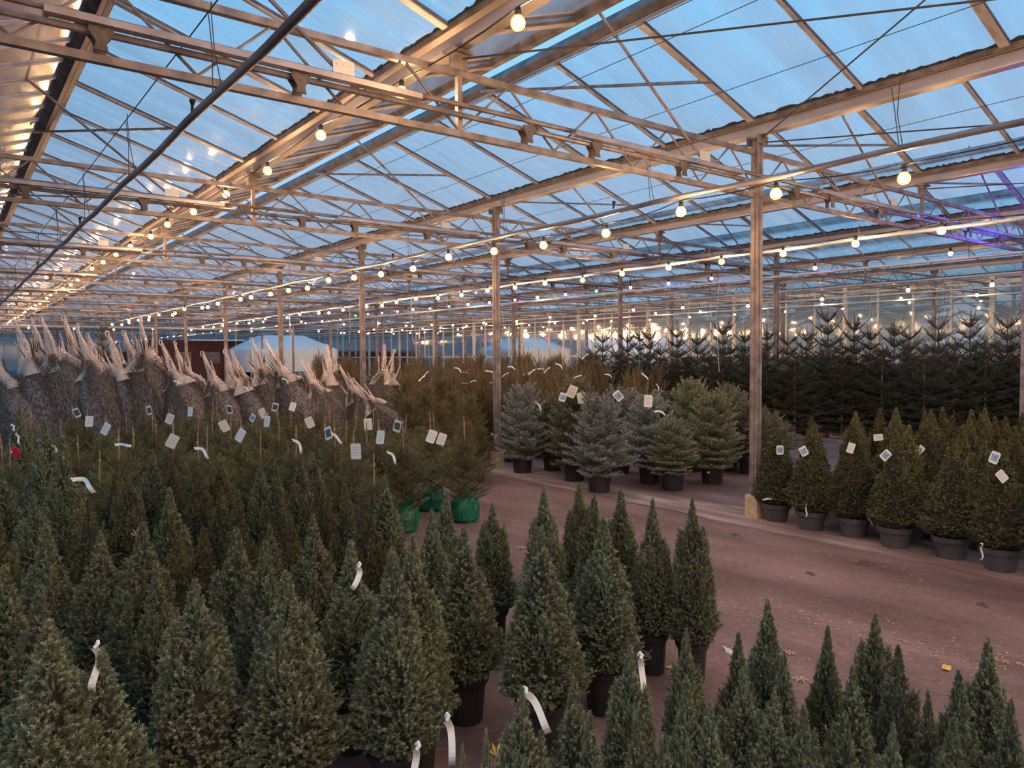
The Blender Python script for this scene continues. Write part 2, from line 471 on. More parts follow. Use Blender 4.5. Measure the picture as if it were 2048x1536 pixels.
# right glass wall, far end wall, left wall
def glass_wall(name, a, b, spacing, zs, matm, bw=.05, glass=None):
    root = tag(empty(name, (0, 0, 0)), kind='structure')
    a = Vector(a); b = Vector(b); d = (b-a); L = d.length; d.normalize()
    MB().add([(a.x, a.y, 0), (b.x, b.y, 0), (b.x, b.y, 3.9), (a.x, a.y, 3.9)], [(0, 1, 2, 3)]).obj('wall_glass', glass or M_WALLGLASS, root)
    n = int(L/spacing); rest = MB()
    for k in range(n+1):
        p = a + d*(k*spacing)
        big = (k % 4 == 0)
        mb = MB() if k < 90 else rest
        mb.box((p.x, p.y, 1.95), (bw*(2.0 if big else 1), bw*(2.0 if big else 1), 3.9), rz=math.atan2(d.y, d.x))
        if k < 90: mb.obj('wall_post', matm, root)
    if rest.v: tag(rest.obj('wall_post', matm, root), kind='stuff')
    for z, h in zs:
        MB().bar((a.x, a.y, z), (b.x, b.y, z), .07, h).obj('wall_rail', matm, root)
    return root
M_WPOST = pmat('wall_mullion', (.70, .60, .46), .5, .1, (.86, .76, .62), 8, 4)
glass_wall('wall_right', (U_WALL, V_NEAR, 0), (U_WALL, V_FAR, 0), 1.0, [(.12, .24), (1.47, .08), (3.35, .10)], M_WPOST, bw=.06)
glass_wall('wall_back', (-12, V_FAR, 0), (U_WALL, V_FAR, 0), .8, [(.12, .24), (1.6, .08), (3.35, .12)], M_WPOST, glass=M_BACKGLASS)
b = MB(); b.box((14.0, V_FAR-.5, 1.0), (9, .1, 2.0)); tag(b.obj('baseboard_back', M_DARKRED), kind='structure')

# ================================================================== LABEL WORDS
ORD = ['first', 'second', 'third', 'fourth', 'fifth', 'sixth', 'seventh', 'eighth', 'ninth', 'tenth', 'eleventh', 'twelfth', 'thirteenth', 'fourteenth', 'fifteenth', 'sixteenth', 'seventeenth', 'eighteenth', 'nineteenth', 'twentieth']
TENS = {2: 'twenty', 3: 'thirty', 4: 'forty', 5: 'fifty', 6: 'sixty'}
def ordw(n):      # 0-based
    if n < 20: return ORD[n]
    t, r = divmod(n+1, 10)
    return ({2: 'twentieth', 3: 'thirtieth', 4: 'fortieth', 5: 'fiftieth', 6: 'sixtieth'}[t] if r == 0 else TENS[t]+'-'+ORD[r-1])

# ================================================================== POSTS
def post_meshes():
    s = MB(); w_ = .075
    # hollow channel: web and two lips, open seam on one side
    s.box((0, 0, 1.80), (w_, w_, 3.30))
    s.box((0, -w_/2-.004, 1.80), (.018, .008, 3.30)); s.box((0, w_/2+.004, 1.80), (.018, .008, 3.30))
    s.box((-w_/2-.004, 0, 1.80), (.008, .018, 3.30))
    shaft = s.me('shaft', M_STEEL)
    f_ = MB(); n = 9
    random.seed(5)
    f_.box((0, 0, .075), (.128, .128, .27))
    f_.box((0, 0, .215), (.118, .118, .012))
    me = f_.me('concrete_foot', M_CONC)
    g = MB(); g.box((0, 0, 3.44), (.15, .13, .022)); g.box((0, .055, 3.41), (.15, .008, .06)); g.box((0, -.055, 3.41), (.15, .008, .06))
    head = g.me('head_bracket', M_STEEL_D)
    gus = []
    for sx in (-1, 1):
        k = MB()
        k.add([(sx*.04, -.004, 3.30), (sx*.11, -.004, 3.30), (sx*.04, -.004, 3.20), (sx*.04, .004, 3.30), (sx*.11, .004, 3.30), (sx*.04, .004, 3.20)], [(0, 1, 2), (5, 4, 3), (0, 3, 4, 1), (1, 4, 5, 2), (2, 5, 3, 0)])
        gus.append(k.me('gusset', M_STEEL_D))
    c = MB().box((0, -.045, 2.93), (.05, .02, .05)).me('clamp', M_STEEL_D)
    return shaft, me, head, gus[0], gus[1], c
PM = post_meshes()
rowsu = [(PU-BAY, 'far left row'), (PU, 'near row'), (PU+BAY, 'second row'), (PU+2*BAY, 'third row')]
npost = 0
for ri, (u, rn) in enumerate(rowsu):
    idx = 0
    for n in NROW:
        v = PV + STEP*n
        x, y, z = proj((u, v, 1.0))
        if z < .5 or not (-60 < x < 2110) or v > V_FAR: continue
        r = empty('steel_post', (u, v, 0))
        names = ('shaft', 'concrete_foot', 'head_bracket', 'gusset', 'gusset', 'clamp')
        for k, (nm, me) in enumerate(zip(names, PM)):
            if z > 30 and k > 1: continue
            link(nm, me, r)
        lab = {(1, 0): 'nearest galvanised post, tall on an ochre concrete foot beside the grey potted spruces',
               (1, 1): 'galvanised post on an ochre foot between green bagged fir and blue spruces'}.get((ri, n),
               'galvanised roof post, %s from the camera in the %s' % (ordw(idx), rn))
        tag(r, lab, 'post', 'steel posts of the %s' % rn)
        idx += 1

# ================================================================== GUTTERS
gnames = ['outermost left', 'left', 'first from the left, above the light string', 'near, carried by the nearest post', 'third', 'fourth', 'fifth', 'sixth', 'last, along the right glass wall']
gi = 0
for i, u in enumerate(GUTS):
    if i == 0: continue
    r = empty('gutter', (u, 0, 0))
    z = Z_GUT
    prof = [(-.045, z), (.045, z), (.05, z+.012), (.05, z+.075), (.095, z+.098), (.095, z+.135), (.08, z+.135), (.03, z+.095), (-.03, z+.095), (-.08, z+.135), (-.095, z+.135), (-.095, z+.098), (-.05, z+.075), (-.05, z+.012)]
    MB().prism(prof, V_NEAR, V_FAR).obj('channel', M_ALU, r)
    for sx in (-1, 1):
        MB().box((sx*.092, (V_NEAR+V_FAR)/2, z+.118), (.012, V_FAR-V_NEAR, .05)).obj('rim', M_GUT_TOP, r)
    if i in (2, 3, 4, 5):
        random.seed(i)
        for sx in (-1,):
            b = MB(); vs = []; y = 0.0; k = 0
            top = []
            while y < 26:
                top.append((sx*.10, y, z+.145+random.random()**2*.022)); y += random.uniform(.015, .06)
            n = len(top)
            vs = top + [(x_, y_, z+.130) for x_, y_, _ in top] + [(x_+.012, y_, z_) for x_, y_, z_ in top]
            fs = []
            for k in range(n-1):
                fs += [(k, n+k, n+k+1, k+1), (k, k+1, 2*n+k+1, 2*n+k)]
            tag(b.add(vs, fs).obj('moss_fringe', M_MOSS, r), kind='stuff')
    tag(r, 'long pale aluminium roof gutter, the %s' % gnames[i], 'gutter', 'roof gutters')

# ================================================================== LATTICE GIRDERS, one per bay
def girder_meshes():
    c = .040
    up = MB().box((BAY/2, 0, Z_UP), (BAY-.08, c, c)).me('upper_chord', M_STEEL)
    lo = MB().box((BAY/2, 0, Z_LOW), (BAY-.08, c, c)).me('lower_chord', M_STEEL)
    king = MB().box((0, 0, (Z_UP+Z_LOW)/2), (.034, .034, Z_UP-Z_LOW)).me('king_post', M_STEEL)
    hd = MB(); hd.box((0, 0, 3.39), (.11, .05, .13)); hd.box((0, 0, 3.44), (.17, .11, .02))
    hd = hd.me('gutter_saddle', M_STEEL_D)
    wa = MB().tube([(0, 0, Z_LOW+.02), (.38, 0, Z_UP-.02)], .0085, 6).me('web_bar', M_STEEL)
    wb = MB().tube([(.42, 0, Z_UP-.02), (.8, 0, Z_LOW+.02)], .0085, 6).me('web_bar', M_STEEL)
    return up, lo, king, hd, wa, wb
GM = girder_meshes()
baynm = ['left of the near posts', 'right of the near posts', 'right of the second post row', 'next to the glass wall']
for bi, ua in enumerate((PU-BAY, PU, PU+BAY, PU+2*BAY)):
    cnt = 0
    half = (bi == 3)
    for n in range(-1, 15):
        v = PV+STEP*n
        if v > V_FAR-.5: continue
        xs = [proj((ua+t*(3.2 if half else BAY), v, 3.1)) for t in (0, .5, 1)]
        if all(p[2] < .3 or p[0] < -80 or p[0] > 2130 for p in xs): continue
        r = empty('lattice_girder', (ua, v, 0))
        up, lo, king, hd, wa, wb = GM
        sc = (.5, 1, 1) if half else (1, 1, 1)
        link('upper_chord', up, r, scale=sc); link('lower_chord', lo, r, scale=sc)
        if not half:
            link('king_post', king, r, loc=(3.2, 0, 0)); link('gutter_saddle', hd, r, loc=(3.2, 0, 0))
        if n <= 6:
            for k in range(4 if half else 8):
                link('web_bar', wa, r, loc=(k*.8, 0, 0)); link('web_bar', wb, r, loc=(k*.8, 0, 0))
        else:
            b = MB()
            for k in range(4 if half else 8):
                b.tube([(k*.8, 0, Z_LOW+.02), (k*.8+.4, 0, Z_UP-.02), (k*.8+.8, 0, Z_LOW+.02)], .0085, 4)
            b.obj('web_bars', M_STEEL, r)
        tag(r, 'lattice girder, %s from the camera, %s' % (ordw(cnt), baynm[bi]), 'girder', 'lattice girders')
        cnt += 1

# ================================================================== VENT DRIVE RAILS (tube + rack bar on brackets, pushing the vents)
def bracket_me():
    b = MB()
    for dy in (-.03, .03):
        poly = [(-.03, 2.945), (.03, 2.945), (.022, 2.985), (.055, 3.03), (.05, 3.055), (-.05, 3.055), (-.055, 3.03), (-.022, 2.985)]
        n = len(poly)
        vs = [(x, dy-.005, z) for x, z in poly]+[(x, dy+.005, z) for x, z in poly]
        b.add(vs, [(i, (i+1) % n, n+(i+1) % n, n+i) for i in range(n)]+[tuple(reversed(range(n))), tuple(range(n, 2*n))])
    return b.me('bracket', M_BRACK)
BRK = bracket_me()
pl = MB(); pl.box((0, -.005, 0), (.13, .006, .075))
for k in (-1, 0, 1): pl.tube([(k*.042, -.012, .012), (k*.042, -.004, .012)], .006, 6)
PLATE = pl.me('push_plate', M_PLATE)
ROD = MB().tube([(0, 0, 3.11), (-1.26, 0, 4.06)], .012, 6).me('push_rod', M_STEEL)
RAILA = MB().tube([(0, 0, 0), (3.35, 0, 0)], .021, 10).me('rack_tube', M_PIPE)
RAILB = MB().prism([(-.028, -.018), (.028, -.018), (.028, .014), (.012, .022), (-.012, .022), (-.028, .014)], 0, 1.95, 'x').me('rack_profile', M_ALU)
cnt = 0
for n in range(-1, 11):
    v = PV+STEP*n
    r = empty('vent_drive', (0, v, 0))
    # long drive tube over the full width, in front of the girder
    for dz, rr, nm, mt in ((3.10, .018, 'drive_tube', M_STEEL), (3.035, .019, 'drive_tube', M_PIPE)):
        MB().tube([(PU-BAY-.5, -.04, dz), (U_WALL-.3, -.04, dz)], rr, 8).obj(nm, mt, r)
    for k in range(5):
        up_ = 5.05 + ROOF*(k-2)
        x, y, z = proj((up_, v, 3.1))
        if z < .3 or x < -200 or x > 2300: continue
        link('push_plate', PLATE, r, loc=(up_, -.07, 3.14))
        link('push_rod', ROD, r, loc=(up_, -.05, 0))
        link('rack_profile', RAILB, r, loc=(up_-1.45, -.075, 3.075))
        for du in (-1.85, -1.22, -.25):
            link('bracket', BRK, r, loc=(up_+du, -.04, 0))
    tag(r, 'long vent-opening tubes and rails on brackets, %s girder line from the camera' % ordw(cnt), 'vent drive', 'vent opening rails')
    cnt += 1

# ================================================================== BRACING CABLES AND DIAGONAL BRACES
def cable(a, b, r_, lab, sag=0, mat=M_WIRE, nm='bracing_cable', grp=None):
    a = Vector(a); b = Vector(b); pts = []
    for k in range(9):
        t = k/8; p = a.lerp(b, t); p.z -= sag*4*t*(1-t); pts.append(p)
    o = MB().tube(pts, r_, 6).obj(nm, mat)
    return tag(o, lab, 'cable', grp)
for k, (ui, nm_) in enumerate(((PU-ROOF, 'from the left gutter saddle towards the upper right'), (PU, 'from the head of the nearest post to the right'), (PU+ROOF, 'from the second gutter saddle to the right'))):
    cable((ui, PV, 3.40), (ui+ROOF, PV-STEP, 3.42), .0065, 'thin dark bracing cable running %s' % nm_)
cable((PU+.02, PV, 3.42), (PU-1.5, PV-3.3, 4.05), .006, 'thin steel brace rising from the nearest post head to the ridge')
# roof-plane struts (flat diagonal bars)
def strut(a, b, lab):
    tag(MB().bar(a, b, .022, .022).obj('roof_strut', M_STEEL), lab, 'strut', 'diagonal roof struts')
for i, ur in enumerate((PU-4.9, PU-1.6, PU+1.6, PU+4.8)):
    for k in range(4):
        v = PV+STEP*k
        strut((ur+.9, v-.05, 3.78), (ur-.1, v+1.9, Z_RIDGE-.08), 'thin diagonal steel strut under the %s ridge, %s from the camera' % (ORD[i], ORD[k]))
# screen wires along the gutters direction
for k, u in enumerate((3.45, 4.05, 4.9, 6.6, 7.4, 8.3, 9.9, 11.2)):
    z = [3.52, 3.68, 3.55, 3.45, 3.5, 3.5, 3.4, 3.4][k]
    tag(MB().tube([(u, -2, z), (u, 34, z)], .0028, 5).obj('screen_wire', M_WIRE), 'hair-thin dark wire under the roof glass, %s from the left' % ORD[k], 'wire', 'thin wires under the roof')

# ================================================================== HANGING PIPES
pipes = [(1.06, 2.75, .020, M_PIPE, 'dark rusty irrigation pipe crossing the upper left on wire hooks'),
         (4.66, 2.75, .020, M_PIPE, 'grey pipe passing just in front of the nearest post'),
         (7.95, 2.75, .020, M_PIPE_L, 'pale pipe above the second warm bulb row'),
         (10.75, 2.75, .020, M_PIPE_L, 'pale pipe right of the coloured bulbs'),
         (13.4, 2.75, .019, M_PIPE_L, 'pale pipe over the tall firs, nearer one'),
         (15.6, 2.72, .018, M_PIPE_L, 'pale pipe over the tall firs, middle one'),
         (17.2, 2.70, .018, M_PIPE_L, 'pale pipe over the tall firs, farther one'),
         (19.6, 2.70, .018, M_PIPE_L, 'pale pipe closest to the right glass wall')]
SPR = MB(); SPR.tube([(0, 0, .02), (0, 0, .06)], .008, 8); SPR.lathe([(.008, .055), (.016, .075), (.016, .085), (.0, .085)], 10)
SPR = SPR.me('sprinkler', M_RUBBER)
for i, (u, z, r_, mt, lab) in enumerate(pipes):
    root = empty('hanging_pipe', (u, 0, z))
    pts = []
    for k in range(0, 97):
        y = -3 + k*.6
        ph = (y-PV) % 2.0
        pts.append((0, y, -.018*math.sin(math.pi*ph/2.0)**2 if i < 3 else 0))
    MB().tube(pts, r_, 10).obj('pipe', mt, root, smooth=True)
    if i < 2:
        MB().tube([(-.02, -3, .38), (-.02, 40, .38)], .0035, 5).obj('carrier_wire', M_WIRE, root)
    for k in range(-1, 9 if i < 3 else 7):
        for off in (0, 2.0) if i < 3 else (0,):
            v = PV+STEP*k+off+ (.15 if i else -.4)
            if i < 2:
                hk = [(-.02, v, .41), (-.022, v, .38), (-.005, v+.02, .2), (r_, v, .02), (0, v, -r_-.004), (-r_-.002, v, 0), (-.012, v+.03, .2), (-.02, v+.05, .37)]
            else:
                hk = [(0, v, .16), (r_+.002, v, .0), (0, v, -r_-.003), (-r_-.002, v, 0), (0, v, .16)]
            MB().tube(hk, .0028, 5).obj('hook', M_WIRE, root)
            if i < 2 and off == 0:
                link('sprinkler', SPR, root, loc=(0, v+.45, 0), rot=(.15, 0, 0))
    tag(root, lab, 'pipe', 'hanging pipes')
# pipe across, far left, glowing under bulbs
r = empty('cross_pipe', (0, PV+26, 2.62))
MB().tube([(-1, 0, 0), (11.5, 0, 0)], .035, 8).obj('pipe', M_PIPE_L, r)
for k in range(6): MB().tube([(k*2.0, 0, .03), (k*2.0, 0, .4)], .01, 6).obj('hanger', M_STEEL, r)
tag(r, 'pale thick pipe crossing far left under the end of the light string', 'pipe')

# ================================================================== STRING LIGHTS
def uvsphere(r_, n=10, m=7, top=None):
    prof = []
    for i in range(m+1):
        a = -math.pi/2 + math.pi*i/m
        prof.append((max(.0005, r_*math.cos(a)), r_*math.sin(a)))
    return prof
BM = {}
for cname, mt in BULBCOL.items():
    rr = .027 if cname == 'warm' else .030
    BM[cname] = MB().lathe(uvsphere(rr), 12).me('bulb', mt, smooth=True)
def halo_glass():  # clear bulb shell with amber emission put in to imitate the bulb's halo
    m, nt, b = newmat('amber_halo_glass'); nt.nodes.remove(b)
    tr = N(nt, 'ShaderNodeBsdfTransparent'); em = N(nt, 'ShaderNodeEmission')
    em.inputs[0].default_value = (1, .45, .10, 1); em.inputs[1].default_value = 1.1
    ad = N(nt, 'ShaderNodeAddShader'); nt.links.new(tr.outputs[0], ad.inputs[0]); nt.links.new(em.outputs[0], ad.inputs[1])
    nt.links.new(ad.outputs[0], nt.nodes['Material Output'].inputs[0]); return m
ENV = MB().lathe([(.012, .040), (.024, .030), (.036, .014), (.040, -.004), (.036, -.022), (.024, -.036), (.0005, -.042)], 14).me('bulb_halo_glass', halo_glass(), smooth=True)
SOCK = MB().lathe([(.0, .075), (.014, .075), (.018, .06), (.017, .028), (.012, .022)], 10).me('socket', M_RUBBER)
nb = [0]
def light_string(pts, cols, lab, cable_end=None, scale=1.0, dz=.085):
    root = empty('string_light', (0, 0, 0))
    P = [Vector(p) for p in pts]
    path = []
    ext = ([Vector(cable_end[0])] if cable_end and cable_end[0] else []) + [p+Vector((0, 0, dz)) for p in P] + ([Vector(cable_end[1])] if cable_end and cable_end[1] else [])
    for a, b_ in zip(ext[:-1], ext[1:]):
        for k in range(4):
            t = k/4; q = a.lerp(b_, t); q.z -= .05*4*t*(1-t)*min(1, (b_-a).length)*.5; path.append(q)
    path.append(ext[-1])
    MB().tube(path, .0045, 5).obj('cable', M_RUBBER, root)
    for p, cn in zip(P, cols):
        s = link('socket', SOCK, root, loc=p, scale=(scale,)*3)
        link('bulb', BM[cn], s, loc=(0, 0, 0))
        if cn == 'warm': link('bulb_halo_glass', ENV, s)
        nb[0] += 1
    tag(root, lab, 'string lights', 'festoon light strings')
    return root
# A : along the underside of the left gutter (bulbs about 1.2 m apart)
A = [(1036, 45), (803, 184), (642, 270), (535, 341), (452, 388), (387, 423), (335, 449), (302, 473), (261, 493), (232, 509), (206, 524), (184, 537)]
PA = [tuple(atz(x, y, 3.24)) for x, y in A]
y0 = PA[-1][1]
PA = [(2.43, PA[0][1]-1.2, 3.26)] + PA + [(2.35+.03*math.sin(k), y0+1.15*(k+1), 3.22-.004*k) for k in range(26)]
light_string(PA, ['warm']*len(PA), 'warm white bulb string along the left gutter, running to the far left', ((2.5, -1, 3.4), None), scale=1.0, dz=.08)
# B : hung from the pipe in front of the near posts
Bp = [(1808, 356), (1552, 387), (1362, 423), (1212, 466), (1087, 490), (988, 502), (897, 514), (826, 537), (762, 548), (708, 555), (657, 560), (615, 576), (577, 581), (541, 588)]
PB = [tuple(atz(x, y, 2.60 if k not in (6,) else 2.6)) for k, (x, y) in enumerate(Bp)]
y0 = PB[-1][1]; PB += [(4.5+.1*math.sin(k*2), y0+.9*(k+1), 2.60+.03*math.sin(k*1.7)) for k in range(16)]
light_string(PB, ['warm']*len(PB), 'warm white bulb string passing the two near posts', ((4.66, .2, 2.72), None))
Cp = [(1883, 461), (1711, 487), (1566, 507), (1443, 523), (1337, 535), (1244, 547), (1165, 560), (1090, 566), (1030, 575), (975, 581), (923, 590), (876, 596), (832, 597), (793, 604)]
PC = [tuple(atz(x, y, 2.67)) for x, y in Cp]
y0 = PC[-1][1]; PC += [(7.9+.1*math.sin(k*2), y0+.95*(k+1), 2.66+.03*math.sin(k*1.7)) for k in range(16)]
light_string(PC, ['warm']*len(PC), 'warm white bulb string under the first pale pipe', ((7.95, .8, 2.74), None))
Dp = [(2110, 478, 'blue'), (1901, 507, 'red'), (1630, 536, 'pink'), (1423, 557, 'pink'), (1337, 567, 'blue'), (1261, 575, 'red'), (1193, 582, 'green'), (1131, 589, 'pink'), (1075, 595, 'warm'), (1030, 600, 'pink'), (979, 605, 'blue'), (936, 609, 'warm'), (898, 613, 'green'), (860, 617, 'red'), (826, 619, 'warm'), (795, 623, 'pink'), (764, 626, 'blue'), (736, 628, 'red'), (711, 631, 'green')]
PD = [tuple(atz(x, y, 2.80)) for x, y, c in Dp]; CD = [c for *_, c in Dp]
y0 = PD[-1][1]; cyc = ['red', 'warm', 'pink', 'blue', 'red', 'green', 'warm']
for k in range(24):
    PD.append((10.5, y0+1.5*(k+1), 2.74)); CD.append(cyc[k % 7])
light_string(PD, CD, 'multicoloured bulb string with red, blue, green and pink bulbs')
# far strings over the tall firs
for si, (u, z, v0_, v1_, st) in enumerate(((14.2, 2.62, 5.2, 33, 1.6), (17.0, 2.72, 6.5, 35, 1.75), (19.8, 2.78, 7.5, 37, 1.75))):
    random.seed(40+si); L = []; v = v0_
    while v < v1_:
        L.append((u+random.uniform(-.08, .08), v, z+random.uniform(-.05, .05))); v += st*random.uniform(.85, 1.15)
    light_string(L, ['warm']*len(L), 'warm bulb string over the tall firs, %s towards the glass wall' % ORD[si])
for si, (v, z, a_, b_) in enumerate(((PV+20, 2.66, 7.0, 21), (PV+28, 2.64, 1.0, 21))):
    random.seed(60+si); L = []; u = a_
    while u < b_:
        L.append((u, v+random.uniform(-.1, .1), z+random.uniform(-.05, .05))); u += 1.35*random.uniform(.85, 1.15)
    light_string(L, ['warm']*len(L), 'warm bulb string strung crosswise in the distance, %s one' % ('nearer' if si == 0 else 'farther'))

# unseen bulb strings added behind the camera as warm fill for the foreground
random.seed(77)
for si, (u, z) in enumerate(((-1.6, 3.1), (.9, 3.15), (2.43, 3.2), (4.66, 2.62), (7.9, 2.67), (10.3, 2.7))):
    L = []; v = .6 if u < 2 else (.9 if u < 5 else 1.6)
    while v > -7:
        L.append((u+random.uniform(-.05, .05), v, z+random.uniform(-.03, .03))); v -= .8
    light_string(L, ['warm']*len(L), 'fill bulb string added overhead behind the viewer, %s from the left' % ORD[si])

# pale cords hanging from the pipes
random.seed(11)
PIPE_OF = {c.location.x: c for c in bpy.data.objects if c.name.startswith('hanging_pipe')}
cords = [(10.75, 8.2), (10.75, 11), (10.75, 14.5), (10.75, 18), (13.4, 9), (13.4, 11.7), (13.4, 15), (13.4, 19), (13.4, 23), (15.6, 8), (15.6, 10.5), (15.6, 13), (15.6, 17), (17.2, 9.4), (17.2, 12), (17.2, 14.2), (17.2, 20), (7.95, 14), (7.95, 17), (7.95, 21), (7.95, 26), (4.66, 24), (10.75, 24), (10.75, 28), (19.6, 10), (19.6, 14)]
cords.sort(key=lambda c: proj((c[0], c[1], 2))[0])
for k, (u, v) in enumerate(cords):
    L = random.uniform(1.0, 1.7); dx = random.uniform(-.08, .08)
    pts = [(u, v, 3.3), (u+dx*.2, v, 2.7), (u+dx*.6, v+dx, 2.2), (u+dx, v+dx*.5, 3.3-L-.4)]
    pr_ = min(PIPE_OF.values(), key=lambda c: abs(c.location.x-u)); pl_ = pr_.location
    pts = [(a-pl_.x, b_-pl_.y, c_-pl_.z) for a, b_, c_ in pts if c_ < 3.2]
    pts = [(0, v, .0)]+pts[0:]
    MB().tube(pts, .005, 5).obj('hanging_cord', M_CORD, pr_)

# blue spot of light comes from a fixture at the right edge
ld = bpy.data.lights.new('blue_floodlight_lamp', 'POINT'); ld.energy = 22; ld.color = (.10, .08, 1); ld.shadow_soft_size = .08
r = empty('floodlight', (11.35, 3.2, 2.88))
MB().box((0, 0, .03), (.16, .10, .12)).obj('housing', M_RUBBER, r)
MB().box((0, 0, .16), (.02, .02, .16)).obj('mount', M_STEEL_D, r)
tag(r, 'small black floodlight under the girder at the right edge', 'floodlight')
lo = bpy.data.objects.new('blue_lamp', ld); COL.objects.link(lo); lo.location = (10.9, 3.55, 2.85)

# ================================================================== FOLIAGE GENERATORS
def unit(a): return a/np.maximum(np.linalg.norm(a, axis=-1, keepdims=True), 1e-9)
def needles(rng, P, D, L, K, nl, nw, spread=.9, tone=None, tipgain=.5):
    """P,D (S,3), L (S), K int array needles per shoot. returns verts, tris, tone"""
    K = np.asarray(K, int)
    S = len(P); idx = np.repeat(np.arange(S), K); n = len(idx)
    t = rng.random(n)**.85
    p = P[idx] + D[idx]*(L[idx]*t)[:, None]
    d = D[idx]
    ref = rng.normal(size=(n, 3)); rad = unit(ref - d*np.sum(ref*d, 1, keepdims=True))
    nd = unit(d*(.55+.6*t[:, None]) + rad*spread)
    ln = nl*(.75+.5*rng.random(n))
    tan = unit(np.cross(nd, rng.normal(size=(n, 3))))
    a = p - tan*nw/2; b = p + tan*nw/2; c = p + nd*ln[:, None]
    V = np.stack([a, b, c], 1).reshape(-1, 3)
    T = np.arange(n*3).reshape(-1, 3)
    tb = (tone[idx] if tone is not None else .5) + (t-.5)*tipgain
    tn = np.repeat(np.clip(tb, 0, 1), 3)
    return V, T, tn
def cores(P, D, L, r_, tone):
    """tapered 3-sided twigs"""
    S = len(P); ref = np.tile([.3, .5, .81], (S, 1)); s = unit(np.cross(D, ref)); q = np.cross(D, s)
    ring = []
    for k in range(3):
        a = 2*math.pi*k/3; ring.append(P + (s*math.cos(a)+q*math.sin(a))*r_)
    tip = P + D*L[:, None]
    V = np.stack(ring+[tip], 1).reshape(-1, 3)
    base = np.arange(S)*4
    T = np.concatenate([np.stack([base, base+1, base+3], 1), np.stack([base+1, base+2, base+3], 1), np.stack([base+2, base, base+3], 1)])
    return V, T, np.repeat(tone, 4)
def merge(parts):
    V = []; T = []; A = []; o = 0
    for v, t, a in parts:
        V.append(v); T.append(t+o); A.append(a); o += len(v)
    return np.concatenate(V), np.concatenate(T), np.concatenate(A)

def dwarf_mesh(seed, H=.64, R=.145, S=1700, mat=M_DWARF, nl=.0098, nw=.0024, K=40, spires=4, ex=.86):
    rng = np.random.default_rng(seed)
    pts = []; dirs = []; Ls = []
    ph = rng.random(6)*6.28
    def prof(t): return np.minimum(1, ((t+.02)/.16))**.6 * (1-t)**ex
    # main cone: sample by area
    t = rng.random(S*3); t = t[rng.random(S*3) < (prof(t)+.05)][:S]
    a = rng.random(len(t))*6.283
    lump = 1+.10*np.sin(3*a+ph[0]+5*t)+.09*np.sin(5*a+ph[1]-9*t)+.06*np.sin(9*a+14*t+ph[2])+rng.normal(size=len(t))*.05
    rr = R*prof(t)*lump*(1-.30*rng.random(len(t))**2)+.004
    pos = np.stack([rr*np.cos(a), rr*np.sin(a), t*H*.90], 1)
    out = np.stack([np.cos(a), np.sin(a), np.zeros_like(a)], 1)
    d = unit(out*(.95-.35*t[:, None]) + np.array([0, 0, 1.0])*(.45+.5*t[:, None]) + rng.normal(size=(len(t), 3))*.28)
    pts.append(pos); dirs.append(d); Ls.append(.014+.016*rng.random(len(t)))
    # extra leaders
    for k in range(spires):
        aa = ph[3]+k*6.283/spires+rng.normal()*.4; tb = rng.uniform(.30, .62)
        r0 = R*prof(np.array(tb))*.72; h = H*rng.uniform(.14, .24)
        n = int(S*.05); tt = rng.random(n); ang = rng.random(n)*6.283
        rad = R*.24*(1-tt)**.8
        p = np.stack([r0*math.cos(aa)*(1+.1*tt)+rad*np.cos(ang), r0*math.sin(aa)*(1+.1*tt)+rad*np.sin(ang), tb*H+h*tt], 1)
        dd = unit(np.stack([np.cos(ang)*.5, np.sin(ang)*.5, np.full(n, 1.0)], 1)+rng.normal(size=(n, 3))*.15)
        pts.append(p); dirs.append(dd); Ls.append(.024+.016*rng.random(n))
    # top leader
    n = 80; tt = np.linspace(0, 1, n); ang = rng.random(n)*6.283; lr = .022*(1-tt)**.7+.002
    p = np.stack([lr*np.cos(ang), lr*np.sin(ang), H*(.78+.22*tt)], 1)
    dd = unit(np.stack([np.cos(ang)*.45*(1-tt), np.sin(ang)*.45*(1-tt), np.ones(n)], 1))
    pts.append(p); dirs.append(dd); Ls.append(np.full(n, .026))
    P = np.concatenate(pts); D = np.concatenate(dirs); L = np.concatenate(Ls)
    tone = np.clip(rng.normal(.45, .20, len(P)), 0, 1)
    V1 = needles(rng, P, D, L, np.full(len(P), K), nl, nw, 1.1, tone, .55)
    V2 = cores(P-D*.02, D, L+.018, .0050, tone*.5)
    V, T, A = merge([V1, V2])
    return mesh('foliage', V, T, [mat], attr=A)
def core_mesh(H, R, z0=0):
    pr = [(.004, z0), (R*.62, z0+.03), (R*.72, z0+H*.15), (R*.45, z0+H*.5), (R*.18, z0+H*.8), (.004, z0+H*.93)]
    return MB().lathe(pr, 12).me('inner_twigs', M_CORE)

